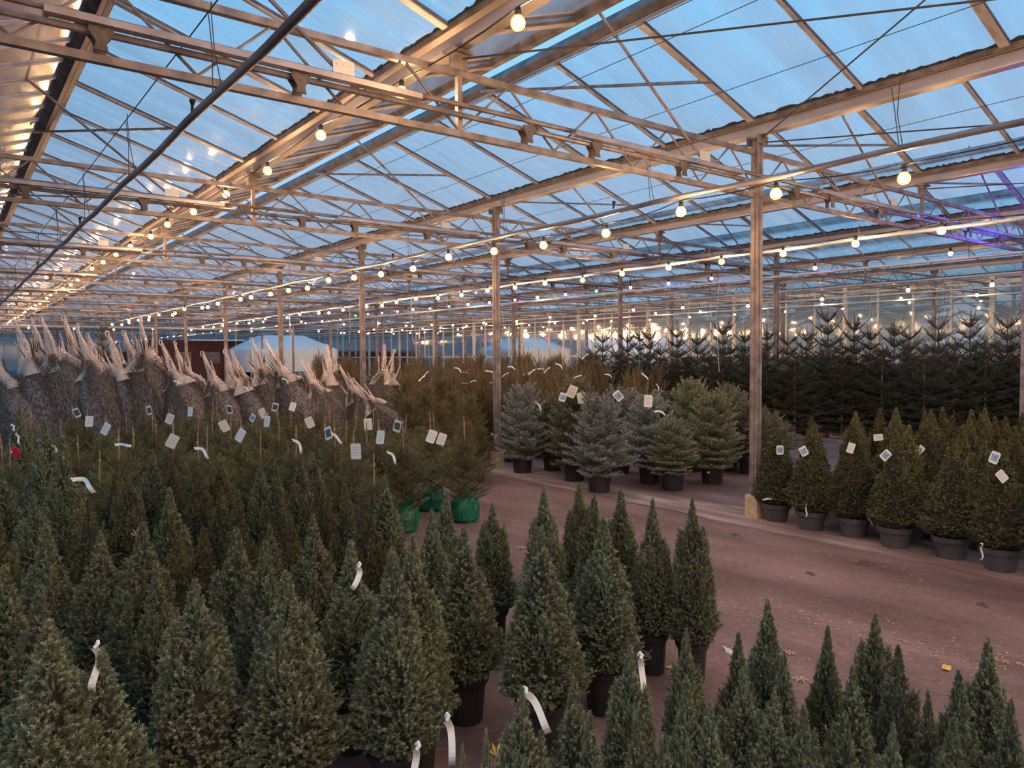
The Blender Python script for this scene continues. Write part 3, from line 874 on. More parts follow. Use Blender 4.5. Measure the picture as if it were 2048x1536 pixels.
def conifer(seed, H, R, z0, whorls, nb, mat, elev0=.15, elev1=.75, twig=.5, nl=.022, nw=.003, dens=260, tw_n=6, side_up=.15, droop=0, leader=.12, leadneed=True, taper=.9, spread=.9, rw=.006, inter=0, topopen=9, bare=9):
    """whorled conifer. returns foliage mesh, wood mesh"""
    rng = np.random.default_rng(seed)
    P = []; D = []; L = []; W = []
    wood = MB()
    wood.tube([(0, 0, 0), (0, 0, z0+(H-z0)*.5), (0, 0, H-.02)], [max(.012, H*.014), H*.009, .004], 7)
    zs = list(z0+(H-leader-z0)*(np.linspace(0, 1, whorls)**.85))
    if inter:
        zz = []
        for a, b in zip(zs[:-1], zs[1:]): zz += [a]+([a+(b-a)*(j+1)/(inter+1) for j in range(inter)] if a < z0+(H-z0)*topopen else [])
        zs = zz+[zs[-1]]
    for wi, z in enumerate(zs):
        t = (z-z0)/(H-z0)
        rad = R*((1-t)**taper)*min(1, .72+.28*(t/.12)) + .03*H*.5
        n = nb + (1 if t < .5 else 0)
        ph = rng.random()*6.28
        for k in range(n):
            a = ph+k*6.283/n+rng.normal()*.18
            el = elev0+(elev1-elev0)*t**1.3+rng.normal()*.07
            ln = rad*(.85+.3*rng.random())
            d0 = np.array([math.cos(a)*math.cos(el), math.sin(a)*math.cos(el), math.sin(el)])
            segs = 4; p = np.array([0, 0, z+rng.normal()*.012]); d = d0.copy(); stepl = ln/segs/max(.5, math.cos(el))
            bp = [tuple(p)]
            for s in range(segs):
                P.append(p.copy()); D.append(d.copy()); L.append(stepl); W.append((.3+.6*s/segs, 1))
                # side twigs
                for sd in (-1, 1):
                    for j in range(0 if (t > bare and s > 1) else max(1, tw_n//segs)):
                        q = p+d*stepl*((j+.5)/max(1, tw_n//segs))
                        fr = (s+(j+.5)/max(1, tw_n//segs))/segs
                        tl = ln*twig*(1-fr*.75)*(.55 if s == 0 else 1)*(.8+.4*rng.random())
                        side = unit(np.cross(d, [0, 0, 1.0]))*sd
                        td = unit(d*.75+side*.8+np.array([0, 0, side_up+rng.normal()*.14]))
                        if tl > .03:
                            P.append(q); D.append(td); L.append(tl); W.append((.45+.4*fr, 1))
                            if tl > .16:
                                for s2 in (-1, 1):
                                    q2 = q+td*tl*.45; td2 = unit(td*.8+np.cross(td, [0, 0, 1.0])*s2*.7+np.array([0, 0, side_up]))
                                    P.append(q2); D.append(td2); L.append(tl*.5); W.append((.6+.3*fr, 1))
                p = p+d*stepl
                d = unit(d+np.array([0, 0, (.10 if t < .6 else .16)-droop]))
                bp.append(tuple(p))
            wood.tube(bp, [rw, rw*.8, rw*.6, rw*.45, rw*.25], 4)
    if leadneed:
        P.append(np.array([0, 0, H-leader])); D.append(np.array([0, 0, 1.0])); L.append(leader); W.append((.9, 1))
    P = np.array(P); D = np.array(D); L = np.array(L); tn = np.array([w_[0] for w_ in W])*.9
    tn = np.clip(tn+rng.normal(size=len(tn))*.10, 0, 1)
    K = np.maximum(6, (L*dens).astype(int))
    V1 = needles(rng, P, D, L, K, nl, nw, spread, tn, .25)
    V2 = cores(P, D, L, rw*.5, tn*.3)
    V, T, A = merge([V1, V2])
    return mesh('foliage', V, T, [mat], attr=A), wood.me('trunk', M_BARK)

def pot_mesh(r0, r1, h, mat, rim=.02):
    b = MB()
    b.lathe([(0.001, .0), (r0*.97, 0), (r0, .006), (r0+(r1-r0)*.72, h-rim-.012), (r1+.002, h-rim-.01), (r1+.008, h-rim), (r1+.010, h), (r1-.002, h), (r1-.006, h-.02), (r1*.9, h-.03)], 24)
    return b.me('pot', mat, smooth=False)
def soil_mesh(r1, h): 
    return MB().lathe([(.001, h-.018), (r1*.6, h-.02), (r1-.004, h-.027)], 16).me('soil', M_SOIL)

# tags ------------------------------------------------------------------
def card_me(pic=None, w_=.080, h_=.115):
    b = MB(); t = .0008; c = .008
    poly = [(-w_/2+c, -h_), (w_/2-c, -h_), (w_/2, -h_+c), (w_/2, -c), (w_/2-c, 0), (-w_/2+c, 0), (-w_/2, -c), (-w_/2, -h_+c)]
    b.prism(poly, -t, t)
    if pic is not None:
        for sy in (-1, 1):
            b.prism([(-w_*.38, -h_*.80), (w_*.38, -h_*.80), (w_*.38, -h_*.20), (-w_*.38, -h_*.20)], sy*t*1.2-.0002, sy*t*1.2+.0002, mi=1)
    else:
        for k in range(4):
            z = -h_*(.25+.16*k)
            for sy in (-1, 1):
                b.prism([(-w_*.32, z-.0012), (w_*(.30-.08*(k % 2)), z-.0012), (w_*(.30-.08*(k % 2)), z+.0012), (-w_*.32, z+.0012)], sy*t*1.2-.0002, sy*t*1.2+.0002, mi=1)
    b.tube([(0, 0, -.004), (.004, 0, .02), (0, 0, .04)], .0012, 4, mi=2)
    return b.me('plant_tag', [M_CARD, pic if pic is not None else M_PRINT, M_WIRE])
CARD = {'p': card_me(), 'd': card_me(M_PIC_D), 'b': card_me(M_PIC_B, .066, .084)}
def ribbon_me(L=.15, w_=.019, bend=1.2):
    b = MB(); n = 12; vs = []; x = z = 0; a = .5
    for i in range(n+1):
        nx, nz = -math.sin(a), math.cos(a)
        y = .018*math.sin(i*.5)
        for s in (-1, 1): vs.append((x+nx*s*w_/2, y+s*.003, z+nz*s*w_/2))
        x += math.cos(a)*L/n; z += math.sin(a)*L/n; a -= bend/n
    m = len(vs); vs += [(p[0], p[1]+.0010, p[2]) for p in vs]
    fs = [(2*i, 2*i+1, 2*i+3, 2*i+2) for i in range(n)]+[(m+2*i+2, m+2*i+3, m+2*i+1, m+2*i) for i in range(n)]
    fs += [(2*i, 2*i+2, m+2*i+2, m+2*i) for i in range(n)]+[(2*i+3, 2*i+1, m+2*i+1, m+2*i+3) for i in range(n)]
    b.add(vs, fs)
    b.tube([(0, 0, 0), (-.010, .008, .004), (-.012, .016, -.002), (-.002, .02, -.004)], .005, 6)
    return b.me('ribbon_tag', M_CARD)
RIB = [ribbon_me(.13, .018, 1.6), ribbon_me(.12, .018, .45), ribbon_me(.08, .018, 1.0)]

def put_part(parent, name, me, world, rot=(0, 0, 0), scale=1.0):
    """add a part at a world position to a thing placed with location / rz / scale"""
    px, py, pz = parent.location
    sx, sy, sz = parent.scale
    rz = parent.rotation_euler.z
    d = Vector(world)-Vector((px, py, pz))
    c, s = math.cos(-rz), math.sin(-rz)
    loc = ((d.x*c-d.y*s)/sx, (d.x*s+d.y*c)/sy, d.z/sz)
    return link(name, me, parent, loc=loc, rot=(rot[0], rot[1], rot[2]-rz), scale=(scale/sx, scale/sy, scale/sz))
FACE = -YAW     # rotation about z that turns a card towards the camera

# ================================================================== PROTOTYPE PARTS
DW = [dwarf_mesh(s, spires=k) for s, k in ((1, 6), (2, 8), (3, 5), (4, 7))]
DWY = [dwarf_mesh(s, spires=k, mat=M_DWARF_Y, S=1000, nw=.003, K=34) for s, k in ((11, 4), (12, 5))]
DWO = [dwarf_mesh(s, spires=k, mat=M_DWARF_O, S=1000, nw=.0028, K=34, ex=1.0) for s, k in ((15, 5), (16, 7), (17, 6))]
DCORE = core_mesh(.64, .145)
DSTEM = MB().tube([(0, 0, -.03), (0, 0, .08)], .009, 6).me('trunk', M_BARK)
POT_T = pot_mesh(.062, .078, .19, M_POT); SOIL_T = soil_mesh(.078, .19)
POT_G = pot_mesh(.092, .122, .17, M_POT_G, .035); SOIL_G = soil_mesh(.122, .17)
POT_B = pot_mesh(.14, .17, .27, M_POT, .03); SOIL_B = soil_mesh(.17, .27)
POT_S = pot_mesh(.09, .11, .19, M_POT, .02); SOIL_S = soil_mesh(.11, .19)

def potted_dwarf(loc, H, R, var, kind='T', name='potted_dwarf_spruce'):
    """H total height, R foliage radius"""
    ph = {'T': .19, 'G': .17}[kind]
    ps = {'T': max(.8, min(1.25, R/.14)), 'G': 1.0}[kind]
    o = empty(name, loc, random.random()*6.28)
    link('pot', POT_T if kind == 'T' else POT_G, o, scale=(ps, ps, 1))
    link('soil', SOIL_T if kind == 'T' else SOIL_G, o, scale=(ps, ps, 1))
    fh = H-ph*.92
    s = (R/.145, R/.145, fh/.64)
    f_ = link('foliage', var, o, loc=(0, 0, ph*.92), scale=s)
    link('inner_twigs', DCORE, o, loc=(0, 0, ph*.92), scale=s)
    link('trunk', DSTEM, o, loc=(0, 0, ph))
    return o

placed = []
def ok(x, y, dmin): return all((x-a)**2+(y-b_)**2 > dmin*dmin for a, b_ in placed)

# ------------------------------------------------------------------ 1. front block of dwarf spruces
random.seed(21)
front = [  # tip pixel, height, radius
 (1385,1008,.82,.125),(1305,1008,.80,.125),(1242,985,.80,.13),(1188,1000,.80,.13),(1158,975,.80,.13),(1088,985,.82,.14),(1082,1071,.82,.165),(1208,1045,.80,.16),
 (985,1014,.72,.13),(928,1064,.78,.16),(863,1031,.80,.14),(890,992,.80,.13),(825,1086,.84,.15),(785,1110,.84,.16),(702,1093,.78,.15),(770,960,.80,.14),(735,1010,.80,.14),
 (626,1043,.80,.15),(572,1158,.80,.17),(472,1069,.82,.16),(390,1175,.80,.165),(285,1059,.84,.165),(313,1135,.72,.12),(200,1075,.78,.15),(92,1062,.80,.15),(79,1189,.80,.15),(10,1148,.82,.16),(96,1262,.80,.18),(205,1310,.70,.14),(-60,1200,.8,.17),
 (68,1000,.8,.15),(178,1005,.8,.14),(253,944,.82,.14),(393,923,.84,.14),(475,990,.8,.14),(560,985,.8,.14),(540,1060,.74,.13),(640,965,.8,.13),(690,975,.8,.14),(340,985,.8,.14),(0,937,.84,.15),(120,950,.8,.14),(441,925,.8,.14),(305,905,.80,.13),(520,930,.82,.13),(600,915,.8,.13)]
near_r = [(1535,1210,.68,.105),(1655,1265,.66,.085),(1751,1239,.66,.10),(1796,1303,.66,.095),(1705,1346,.66,.10),(1976,1290,.68,.10),(1918,1355,.66,.10),(1856,1394,.62,.07),(2022,1413,.64,.08),
 (1477,1278,.66,.095),(1486,1350,.68,.11),(1568,1317,.66,.09),(1372,1272,.70,.09),(1374,1371,.70,.095),(1260,1306,.70,.10),(1608,1425,.64,.09),(1786,1464,.64,.08),(1274,1444,.68,.09),(1329,1485,.66,.08),(1629,1475,.64,.08),(1548,1400,.66,.10),
 (972,1476,.68,.06),(925,1505,.66,.05),(1044,1392,.70,.10),(1148,1377,.70,.11),(1180,1440,.66,.09),(1420,1420,.66,.09),(1690,1440,.64,.09),(1905,1450,.62,.09)]
FR = []
for lst, blk in ((front, 0), (near_r, 1)):
    for x, y, H, Rr in lst:
        p = atz(x, y, H)
        dist_ = proj((p[0], p[1], 0))[2]
        o = potted_dwarf((p[0], p[1], 0), H, Rr, random.choice(DW if (dist_ < 3.3 or x > 860) else (DW+DWO+DWO)), 'T')
        placed.append((p[0], p[1])); FR.append((o, blk, x, y, H))
# fill behind on the same spacing
random.seed(5)
gy = 2.6
while gy < 5.6:
    gx = -.6
    while gx < 2.4:
        x_, y_ = gx+random.uniform(-.05, .05), gy+random.uniform(-.05, .05)
        q = proj((x_, y_, .8))
        if q[2] > 1 and -120 < q[0] < 640 and ok(x_, y_, .27):
            o = potted_dwarf((x_, y_, 0), random.uniform(.72, .84), .145, random.choice(DW+DWO+DWO), 'T')
            placed.append((x_, y_)); FR.append((o, 0, q[0], q[1], .8))
        gx += .36
    gy += .36
DEBUG = globals().get('DEBUGPRINT', False)
# labels: by row of distance, then left to right
def label_rows(items, rowdef, fmt, cat, grp):
    """items: (obj, x, key) ; rows are cut by key"""
    rows = {}
    for o, x, key in items:
        for ri, (lim, rn) in enumerate(rowdef):
            if key <= lim: break
        rows.setdefault(ri, []).append((x, o))
    for ri, L in rows.items():
        L.sort(key=lambda q: q[0])
        for k, (x, o) in enumerate(L):
            tag(o, fmt % (ordw(k), rowdef[ri][1]), cat, grp)
items = [(o, proj(o.location)[0], proj(o.location)[2]) for o, blk, x, y, H in FR if blk == 0]
label_rows(items, [(2.75, 'nearest row'), (3.2, 'second row back'), (3.7, 'third row back'), (4.3, 'fourth row back'), (99, 'rearmost row')],
           'left-block dwarf spruce, %s from left in the %s', 'potted spruce', 'dwarf spruces in the front left block')
items = [(o, proj(o.location)[0], proj(o.location)[2]) for o, blk, x, y, H in FR if blk == 1]
label_rows(items, [(2.0, 'the nearest row'), (2.35, 'the middle row'), (99, 'the aisle row')],
           'slim dwarf spruce, bottom right, %s from the left in %s', 'potted spruce', 'slim dwarf spruces at the bottom right')
def nearest(x, y, pool):
    return min(pool, key=lambda q: (q[2]-x)**2+(q[3]-y)**2)
# unique looks
def relabel(x, y, lab):
    o = nearest(x, y, FR)[0]; o['label'] = lab; return o
o = relabel(1385, 1008, 'dwarf spruce at the right end of the front block, black pot beside the aisle')
p = atd(1452, 1300, 3.22); put_part(o, 'ribbon_tag', RIB[0], p, (0, .9, FACE), 1.0)
o = relabel(285, 1059, 'tall grey-green dwarf spruce with a pink dry leaf caught at its tip')
p = atd(275, 1072, 2.9)
LEAF = MB()
for k in range(5):
    a = math.pi*(.1+.2*k); LEAF.add([(0, 0, 0), (math.cos(a-.22)*.02, .002, math.sin(a-.22)*.02), (math.cos(a)*.034, .004, math.sin(a)*.034), (math.cos(a+.22)*.02, .002, math.sin(a+.22)*.02)], [(0, 1, 2, 3)])
LEAF.tube([(0, 0, 0), (0, .004, -.02)], .001, 4)
lf = LEAF.obj('dry_leaf', M_PINKLEAF); lf.location = p; lf.rotation_euler = (0, 0, FACE)
tag(lf, 'pink dry lobed leaf caught on the tip of a tall dwarf spruce', 'leaf')
# ribbons hanging in the front block  (pixel, depth, mesh, tilt)
for x, y, host, dep, rb, tl in ((188, 1296, (205, 1310), 2.0, 1, 1.9), (1052, 1388, (1082, 1071), 1.98, 1, 1.35), (893, 1442, (928, 1064), 1.98, 1, 1.75), (832, 1500, (785, 1110), 1.9, 1, 2.1), (1281, 1318, (1305, 1008), 2.15, 1, 1.85), (716, 1135, (702, 1093), 2.55, 2, 1.9), (1420, 0, None, 0, 0, 0)):
    if host is None: continue
    o = nearest(host[0], host[1], FR)[0]
    put_part(o, 'ribbon_tag', RIB[rb], atd(x, y, dep), (0, tl, FACE), 1.0)
# orange leaf low at the front
lf = link('dry_leaf', LEAF.me('dry_leaf', M_YELLEAF), loc=atd(993, 1512, 1.9), rot=(-.3, .3, FACE), scale=(1.0, 1.0, 1.0))
tag(lf, 'orange-yellow leaf among the slim spruces at the bottom edge', 'leaf')

# ------------------------------------------------------------------ 2. taller dwarf spruces at the left edge with ribbons
random.seed(8)
LT = []
for x, y in ((38, 824), (89, 846), (125, 879)):
    p = atz(x, y, 1.05)
    o = potted_dwarf((p[0], p[1], 0), 1.05, .17, random.choice(DW)); LT.append(o); placed.append((p[0], p[1]))
for o, l in zip(LT, ('taller green dwarf spruce at the left edge with a red round tag on white ribbon', 'taller dwarf spruce near the left edge, second behind the red tag', 'taller dwarf spruce with a long curled white ribbon below the photo tag')):
    tag(o, l, 'potted spruce', 'taller dwarf spruces at the left edge')
rd = MB(); rd.lathe([(.001, -.007), (.036, -.007), (.045, -.003), (.045, .003), (.036, .007), (.001, .007)], 20)
RT = rd.me('red_tag', M_RED); dd0 = proj(LT[0].location)[2]-.2
put_part(LT[0], 'red_tag', RT, atd(29, 905, dd0), (math.pi/2, .3, FACE), 1.1)
wm = MB().prism([(-.028, .0), (-.008, .012), (-.012, .026), (-.030, .018)], -.009, -.0075).me('white_label', M_CARD)
put_part(LT[0], 'white_label', wm, atd(29, 908, dd0-.01), (0, 0, FACE), 1.1)
put_part(LT[0], 'ribbon_tag', RIB[1], atd(31, 868, dd0), (0, 1.5, FACE), .8)
put_part(LT[0], 'ribbon_tag', RIB[2], atd(22, 850, dd0), (0, 1.1, FACE), .8)
put_part(LT[1], 'ribbon_tag', RIB[2], atd(76, 882, dd0), (0, .1, FACE), 1.0)
put_part(LT[2], 'ribbon_tag', RIB[0], atd(145, 960, 4.0), (0, .3, FACE), 1.15)
put_part(LT[2], 'ribbon_tag', RIB[1], atd(100, 890, dd0), (0, 1.0, FACE), .9)

# ------------------------------------------------------------------ 3. small firs with sticks and picture tags
SF = [conifer(s, .60, .30, .05, 5, 6, M_FIR, elev0=.35, elev1=.95, twig=.55, nl=.018, nw=.0028, dens=330, tw_n=8, side_up=.25, leader=.08, taper=.75, inter=1, rw=.004) for s in (31, 32, 33)]
STK = MB().tube([(0, 0, .5), (.004, 0, .68), (-.003, .003, .86)], [.007, .006, .004], 6)
STK.lathe([(.009, .775), (.010, .785), (.009, .795)], 8)
STK = STK.me('leader_stem', M_STICK)
BAG = MB(); random.seed(2)
BAG.lathe([(.001, .0), (.10, 0), (.125, .03), (.13, .12), (.12, .19), (.09, .225), (.055, .24), (.085, .27), (.10, .285)], 22, wob=lambda t, i: 1+.07*math.sin(3*t+i)+.05*math.sin(7*t-2*i))
BAGM = BAG.me('bag', M_GREENBAG)
BAGH = MB().tube([(.08, -.03, .24), (.13, -.02, .29), (.12, .03, .30), (.07, .04, .24)], .007, 6).me('bag_handle', M_GREENBAG)
sf_tags = [(149,826,'d'),(179,841,'p'),(217,856,'p'),(296,821,'d'),(343,837,'p'),(351,879,'p'),(381,823,'p'),(458,819,'d'),(443,851,'p'),(487,868,'p'),(508,838,'b'),(521,827,'p'),(535,841,'p'),(552,815,'d'),(588,814,'p'),(615,844,'p'),(654,863,'d'),
 (735,846,'p'),(797,850,'d'),(762,870,'p'),(711,896,'p'),(868,870,'p'),(887,876,'p'),(241,895,'r'),(400,902,'r'),(596,886,'r'),(673,872,'r'),(785,910,'r'),(430,815,'s'),(270,812,'s'),(640,812,'s'),(475,805,'s'),(100,800,'s')]
SFO = []
random.seed(77)
def small_fir(p, s, bag=False, H=1.0):
    o = empty('potted_fir', (p[0], p[1], 0), random.random()*6.28, (s, s, s*H))
    if bag:
        link('bag', BAGM, o); link('bag_handle', BAGH, o)
    else:
        link('pot', POT_S, o); link('soil', SOIL_S, o)
    fo, tr = random.choice(SF)
    link('foliage', fo, o, loc=(0, 0, .17 if not bag else .13), scale=(1.22, 1.22, 1.05) if bag else None); link('trunk', tr, o, loc=(0, 0, .17))
    link('leader_stem', STK, o, loc=(0, 0, .10))
    return o
KN = {'d': 'with a white tag showing a dark tree photo', 'p': 'with a plain white card tag', 'b': 'with a small bluish picture tag', 'r': 'with a white ribbon tag', 's': 'with a bare pale leader stem'}
cntk = {}
for x, y, kd in sorted(sf_tags):
    p = atz(x-4, y+6, .80)
    pos = Vector((p[0], p[1], 0))
    if kd == 'r': pass
    bag = (x, y) in ((868, 870),)
    if bag: pos = Vector((*atz(930, 1042, 0)[:2], 0))
    if (x, y) == (785, 910): pos = Vector((*atz(808, 1062, 0)[:2], 0)); bag = True
    if (x, y) == (887, 876): pos = Vector((*atz(862, 1020, 0)[:2], 0)); bag = True
    dep = proj((pos.x, pos.y, .8))[2]
    o = small_fir(pos, 1.0, bag)
    placed.append((pos.x, pos.y))
    if kd in 'dpb':
        put_part(o, 'plant_tag', CARD[kd], atd(x, y-9, dep-.14), (random.uniform(-.2, .2), random.uniform(-.5, .5), FACE+random.uniform(-.5, .5)), 1.0)
    elif kd == 'r':
        put_part(o, 'ribbon_tag', RIB[random.choice((0, 1))], atd(x-10, y-5, dep-.2), (0, random.uniform(.2, 1.1), FACE), 1.0)
    SFO.append((o, x, kd, bag, dep))
for kd in KN:
    L = sorted([q for q in SFO if q[2] == kd and not q[3]], key=lambda q: q[1])
    for k, q in enumerate(L):
        tag(q[0], 'small fir %s, %s such from left' % (KN[kd], ordw(k)), 'potted fir', 'small firs in front of the netted trees')
for q in SFO:
    if q[3]:
        px = proj(q[0].location)[0]
        tag(q[0], {0: 'bushy little fir in a green bag, leftmost of the three bagged ones', 1: 'bushy fir in a green bag between the two other bagged firs, set farther back', 2: 'bushy little fir in a bright green bag at the corner of the aisle'}[0 if px < 830 else (2 if px > 895 else 1)], 'bagged fir', 'firs in green bags')
# filler firs between
random.seed(15)
FIL = []
vy = 4.4
while vy < 9.6:
    ux = -.6
    while ux < 4.4:
        x_, y_ = ux+random.uniform(-.08, .08), vy+random.uniform(-.08, .08)
        q = proj((x_, y_, .7))
        lim = 905 if y_ > 6.2 else 760
        if q[2] > 4.6 and q[2] < 9.3 and -80 < q[0] < lim and ok(x_, y_, .34):
            placed.append((x_, y_))
            o = small_fir((x_, y_), random.uniform(.88, 1.0)); FIL.append((o, q[0], q[2]))
        ux += .46
    vy += .46
label_rows(FIL, [(5.8, 'front row'), (6.8, 'second row'), (7.8, 'third row'), (99, 'row beside the netted trees')],
           'small untagged fir, %s from the left in the %s', 'potted fir', 'small firs in front of the netted trees')
# bigger dark spruces behind the bagged firs
NW = [conifer(s, 1.25, .52, .06, 8, 6, M_NORW, elev0=.25, elev1=.85, twig=.5, nl=.020, nw=.0036, dens=200, tw_n=12, side_up=.22, taper=.7, leader=.14, inter=1, rw=.006) for s in (41, 42)]

# ------------------------------------------------------------------ 4. netted trees
M_DTWIG = pmat('dark_twigs', (.045, .025, .018), .9, 0, (.11, .065, .045), 40)
def netted(seed):
    rng = np.random.default_rng(seed); rnd = random.Random(seed)
    H = 1.50                                   # bundled body height, netting above
    prof = [(0.08, .22), (.24, .27), (.34, .38), (.385, .55), (.385, .75), (.355, .93), (.305, 1.08), (.24, 1.22), (.165, 1.34), (.10, 1.43), (.05, 1.50)]
    ph = rnd.random()*6
    body = MB().lathe([(r_, z) for r_, z in prof], 26, wob=lambda t, i: 1+.07*math.sin(3*t+ph+i*.5)+.04*math.sin(8*t+i)+.02*math.sin(17*t+ph))
    bm = body.me('netted_body', M_NETBODY, smooth=True)
    # needles poking out through the net, pointing up
    n = 8500
    zz = rng.random(n)*1.24+.24; a = rng.random(n)*6.283
    rr = np.interp(zz, [p[1] for p in prof], [p[0] for p in prof])*(1+.05*np.sin(3*a+ph))
    P = np.stack([rr*np.cos(a), rr*np.sin(a), zz], 1)
    D = unit(np.stack([np.cos(a)*.30, np.sin(a)*.30, np.ones(n)], 1)+rng.normal(size=(n, 3))*.22)
    L = .03+.03*rng.random(n)
    tone = np.clip(rng.normal(.4, .22, n), 0, 1)
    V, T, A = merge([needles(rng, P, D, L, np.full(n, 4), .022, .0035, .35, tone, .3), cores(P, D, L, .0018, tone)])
    nm = mesh('needles', V, T, [M_NETNEEDLE], attr=A)
    # bare twigs at the top
    tw = MB()
    tops = []
    for k in range(17):
        aa = rnd.random()*6.28; r0 = .06; h = rnd.uniform(.14, .36); out = rnd.uniform(.02, .13)
        tw.tube([(r0*.6*math.cos(aa), r0*.6*math.sin(aa), 1.40), (r0*math.cos(aa)+out*.4*math.cos(aa), r0*math.sin(aa)+out*.4*math.sin(aa), 1.46+h*.5), ((r0+out)*math.cos(aa), (r0+out)*math.sin(aa), 1.46+h)], [.008, .006, .003], 5)
        if k % 5 == 0: tops.append(((r0+out)*math.cos(aa), (r0+out)*math.sin(aa), 1.46+h))
    tw.tube([(0, 0, 1.3), (.01, 0, 1.6), (-.02, .01, 1.88)], [.010, .007, .004], 6)
    twm = tw.me('top_twigs', M_DTWIG)
    # netting drawn up to a knot
    top = 1.97
    b = MB()
    pr = [(.235, 1.26), (.175, 1.36), (.115, 1.46), (.078, 1.56), (.052, 1.68), (.036, 1.80), (.024, 1.90), (.014, top)]
    b.lathe(pr, 16, wob=lambda t, i: 1+.28*math.sin(2*t+ph+i*.7)+.20*math.sin(5*t-i))
    # hooked end of the net
    b.tube([(0, 0, top-.03), (.015, 0, top+.03), (-.02, 0, top+.045), (-.045, 0, top+.01), (-.04, 0, top-.04)], [.014, .012, .011, .010, .006], 6)
    for (x, y, z) in tops[:3]:
        b.tube([(x*.5, y*.5, 1.38), (x*.85, y*.85, 1.40+(z-1.44)*.55), (x, y, z+.03)], [.05, .018, .007], 8, cap=False)
    gm = b.me('netting_top', M_GAUZE, smooth=True)
    rbn = MB()
    rbn.tube([(.09, -.04, 1.48), (.03, -.10, 1.50), (-.05, -.09, 1.47)], .008, 5); rbn.tube([(.0, -.10, 1.50), (.015, -.12, 1.44)], .007, 5)
    rm = rbn.me('red_tie', M_ORANGE)
    tr = MB().tube([(0, 0, 0), (0, 0, .3)], .035, 8).me('trunk', M_BARK)
    return bm, nm, twm, gm, rm, tr
NT = [netted(s) for s in (51, 52, 53, 54)]
PNAMES = ('netted_body', 'needles', 'top_twigs', 'netting_top', 'red_tie', 'trunk')
# (top pixel x,y, depth, lean to the left in metres)
nets = [(-25,690,9.9,.42),(30,645,10.1,.42),(62,637,10.8,.30),(82,634,10.2,.40),(128,632,11.0,.3),(152,650,10.2,.38),(175,668,10.9,.3),(215,664,10.3,.34),(248,662,10.9,.30),(280,632,10.4,.12),(322,682,10.3,.36),(348,684,11.1,.3),(405,704,10.4,.32),(450,700,11.0,.25),(462,702,10.5,.34),(503,676,10.6,.30),(530,680,10.6,.46),(600,716,10.6,.36),(612,722,11.3,.3),(655,690,11.6,.05),(678,730,10.7,.42),(706,757,10.5,.50),(770,690,11.8,-.05),(788,700,12.0,-.2)]
random.seed(9)
for k, (x, y, dep, lean) in enumerate(nets):
    top = atd(x, y, dep)
    right = CR*1.0
    lean *= 1.75
    base = Vector((top[0], top[1], 0)) + Vector((right[0]*lean, right[1]*lean, 0))
    Ht = top[2]
    s = Ht/2.0
    axis = Vector((top[0]-base.x, top[1]-base.y, Ht))
    q = axis.to_track_quat('Z', 'Y')
    o = empty('netted_tree', base)
    o.rotation_mode = 'XYZ'
    o.rotation_euler = Vector((0, 0, 1)).rotation_difference(axis.normalized()).to_euler('XYZ')
    w_ = random.uniform(.92, 1.08)
    o.scale = (s*w_, s*w_, axis.length/2.0)
    V_ = NT[k % 4]
    rz = [-.9, .3, 2.0][k % 3] if k % 4 else -.6
    for nm, me in zip(PNAMES, V_):
        if nm == 'red_tie' and k % 3 == 1: continue
        link(nm, me, o, rot=(0, 0, rz if nm != 'red_tie' else -.9))
    if x in (322, 462, 530):
        cd = link('ribbon_tag', RIB[0 if x != 322 else 1], o, loc=(-.1, -.22, 1.35), rot=(0, .9, FACE))
    lab = {770: 'netted tree standing upright apart from the others, red tie at its neck', 788: 'netted tree leaning right directly behind the upright netted tree', 706: 'shortest netted tree, leaning steeply at the right end of the leaning row', 280: 'netted tree with the tallest upright peak of white net, left of the first post'}.get(x, 'netted Christmas tree leaning left, %s from the left along the row' % ordw(k))
    tag(o, lab, 'netted tree', 'netted trees leaning in a row')

# ------------------------------------------------------------------ 5. wide dark spruces behind the bagged firs
random.seed(33)
WS = []
for x, y, dep, H in ((818,790,9.9,1.1),(850,765,10.6,1.2),(878,800,9.6,1.0),(905,778,10.4,1.1),(938,785,10.0,1.05),(965,770,10.9,1.15),(930,840,9.0,.85),(960,850,8.9,.8),(840,850,8.9,.85),(885,752,11.4,1.2),(995,775,11.2,1.15),(815,745,11.6,1.3),(1020,790,10.6,1.05),(1075,770,11.0,1.1)):
    p = atd(x, y, dep); fo, tr = random.choice(NW); s = p[2]/1.45
    o = empty('potted_spruce', (p[0], p[1], 0), random.random()*6, (s, s, s))
    link('pot', POT_S, o); link('foliage', fo, o, loc=(0, 0, .17)); link('trunk', tr, o, loc=(0, 0, .17))
    WS.append((o, x, dep)); placed.append((p[0], p[1]))
label_rows(WS, [(10.0, 'front'), (10.8, 'middle'), (99, 'back')], 'wide brownish spruce, %s from left in the %s rank behind the bagged firs', 'spruce', 'wide spruces behind the bagged firs')

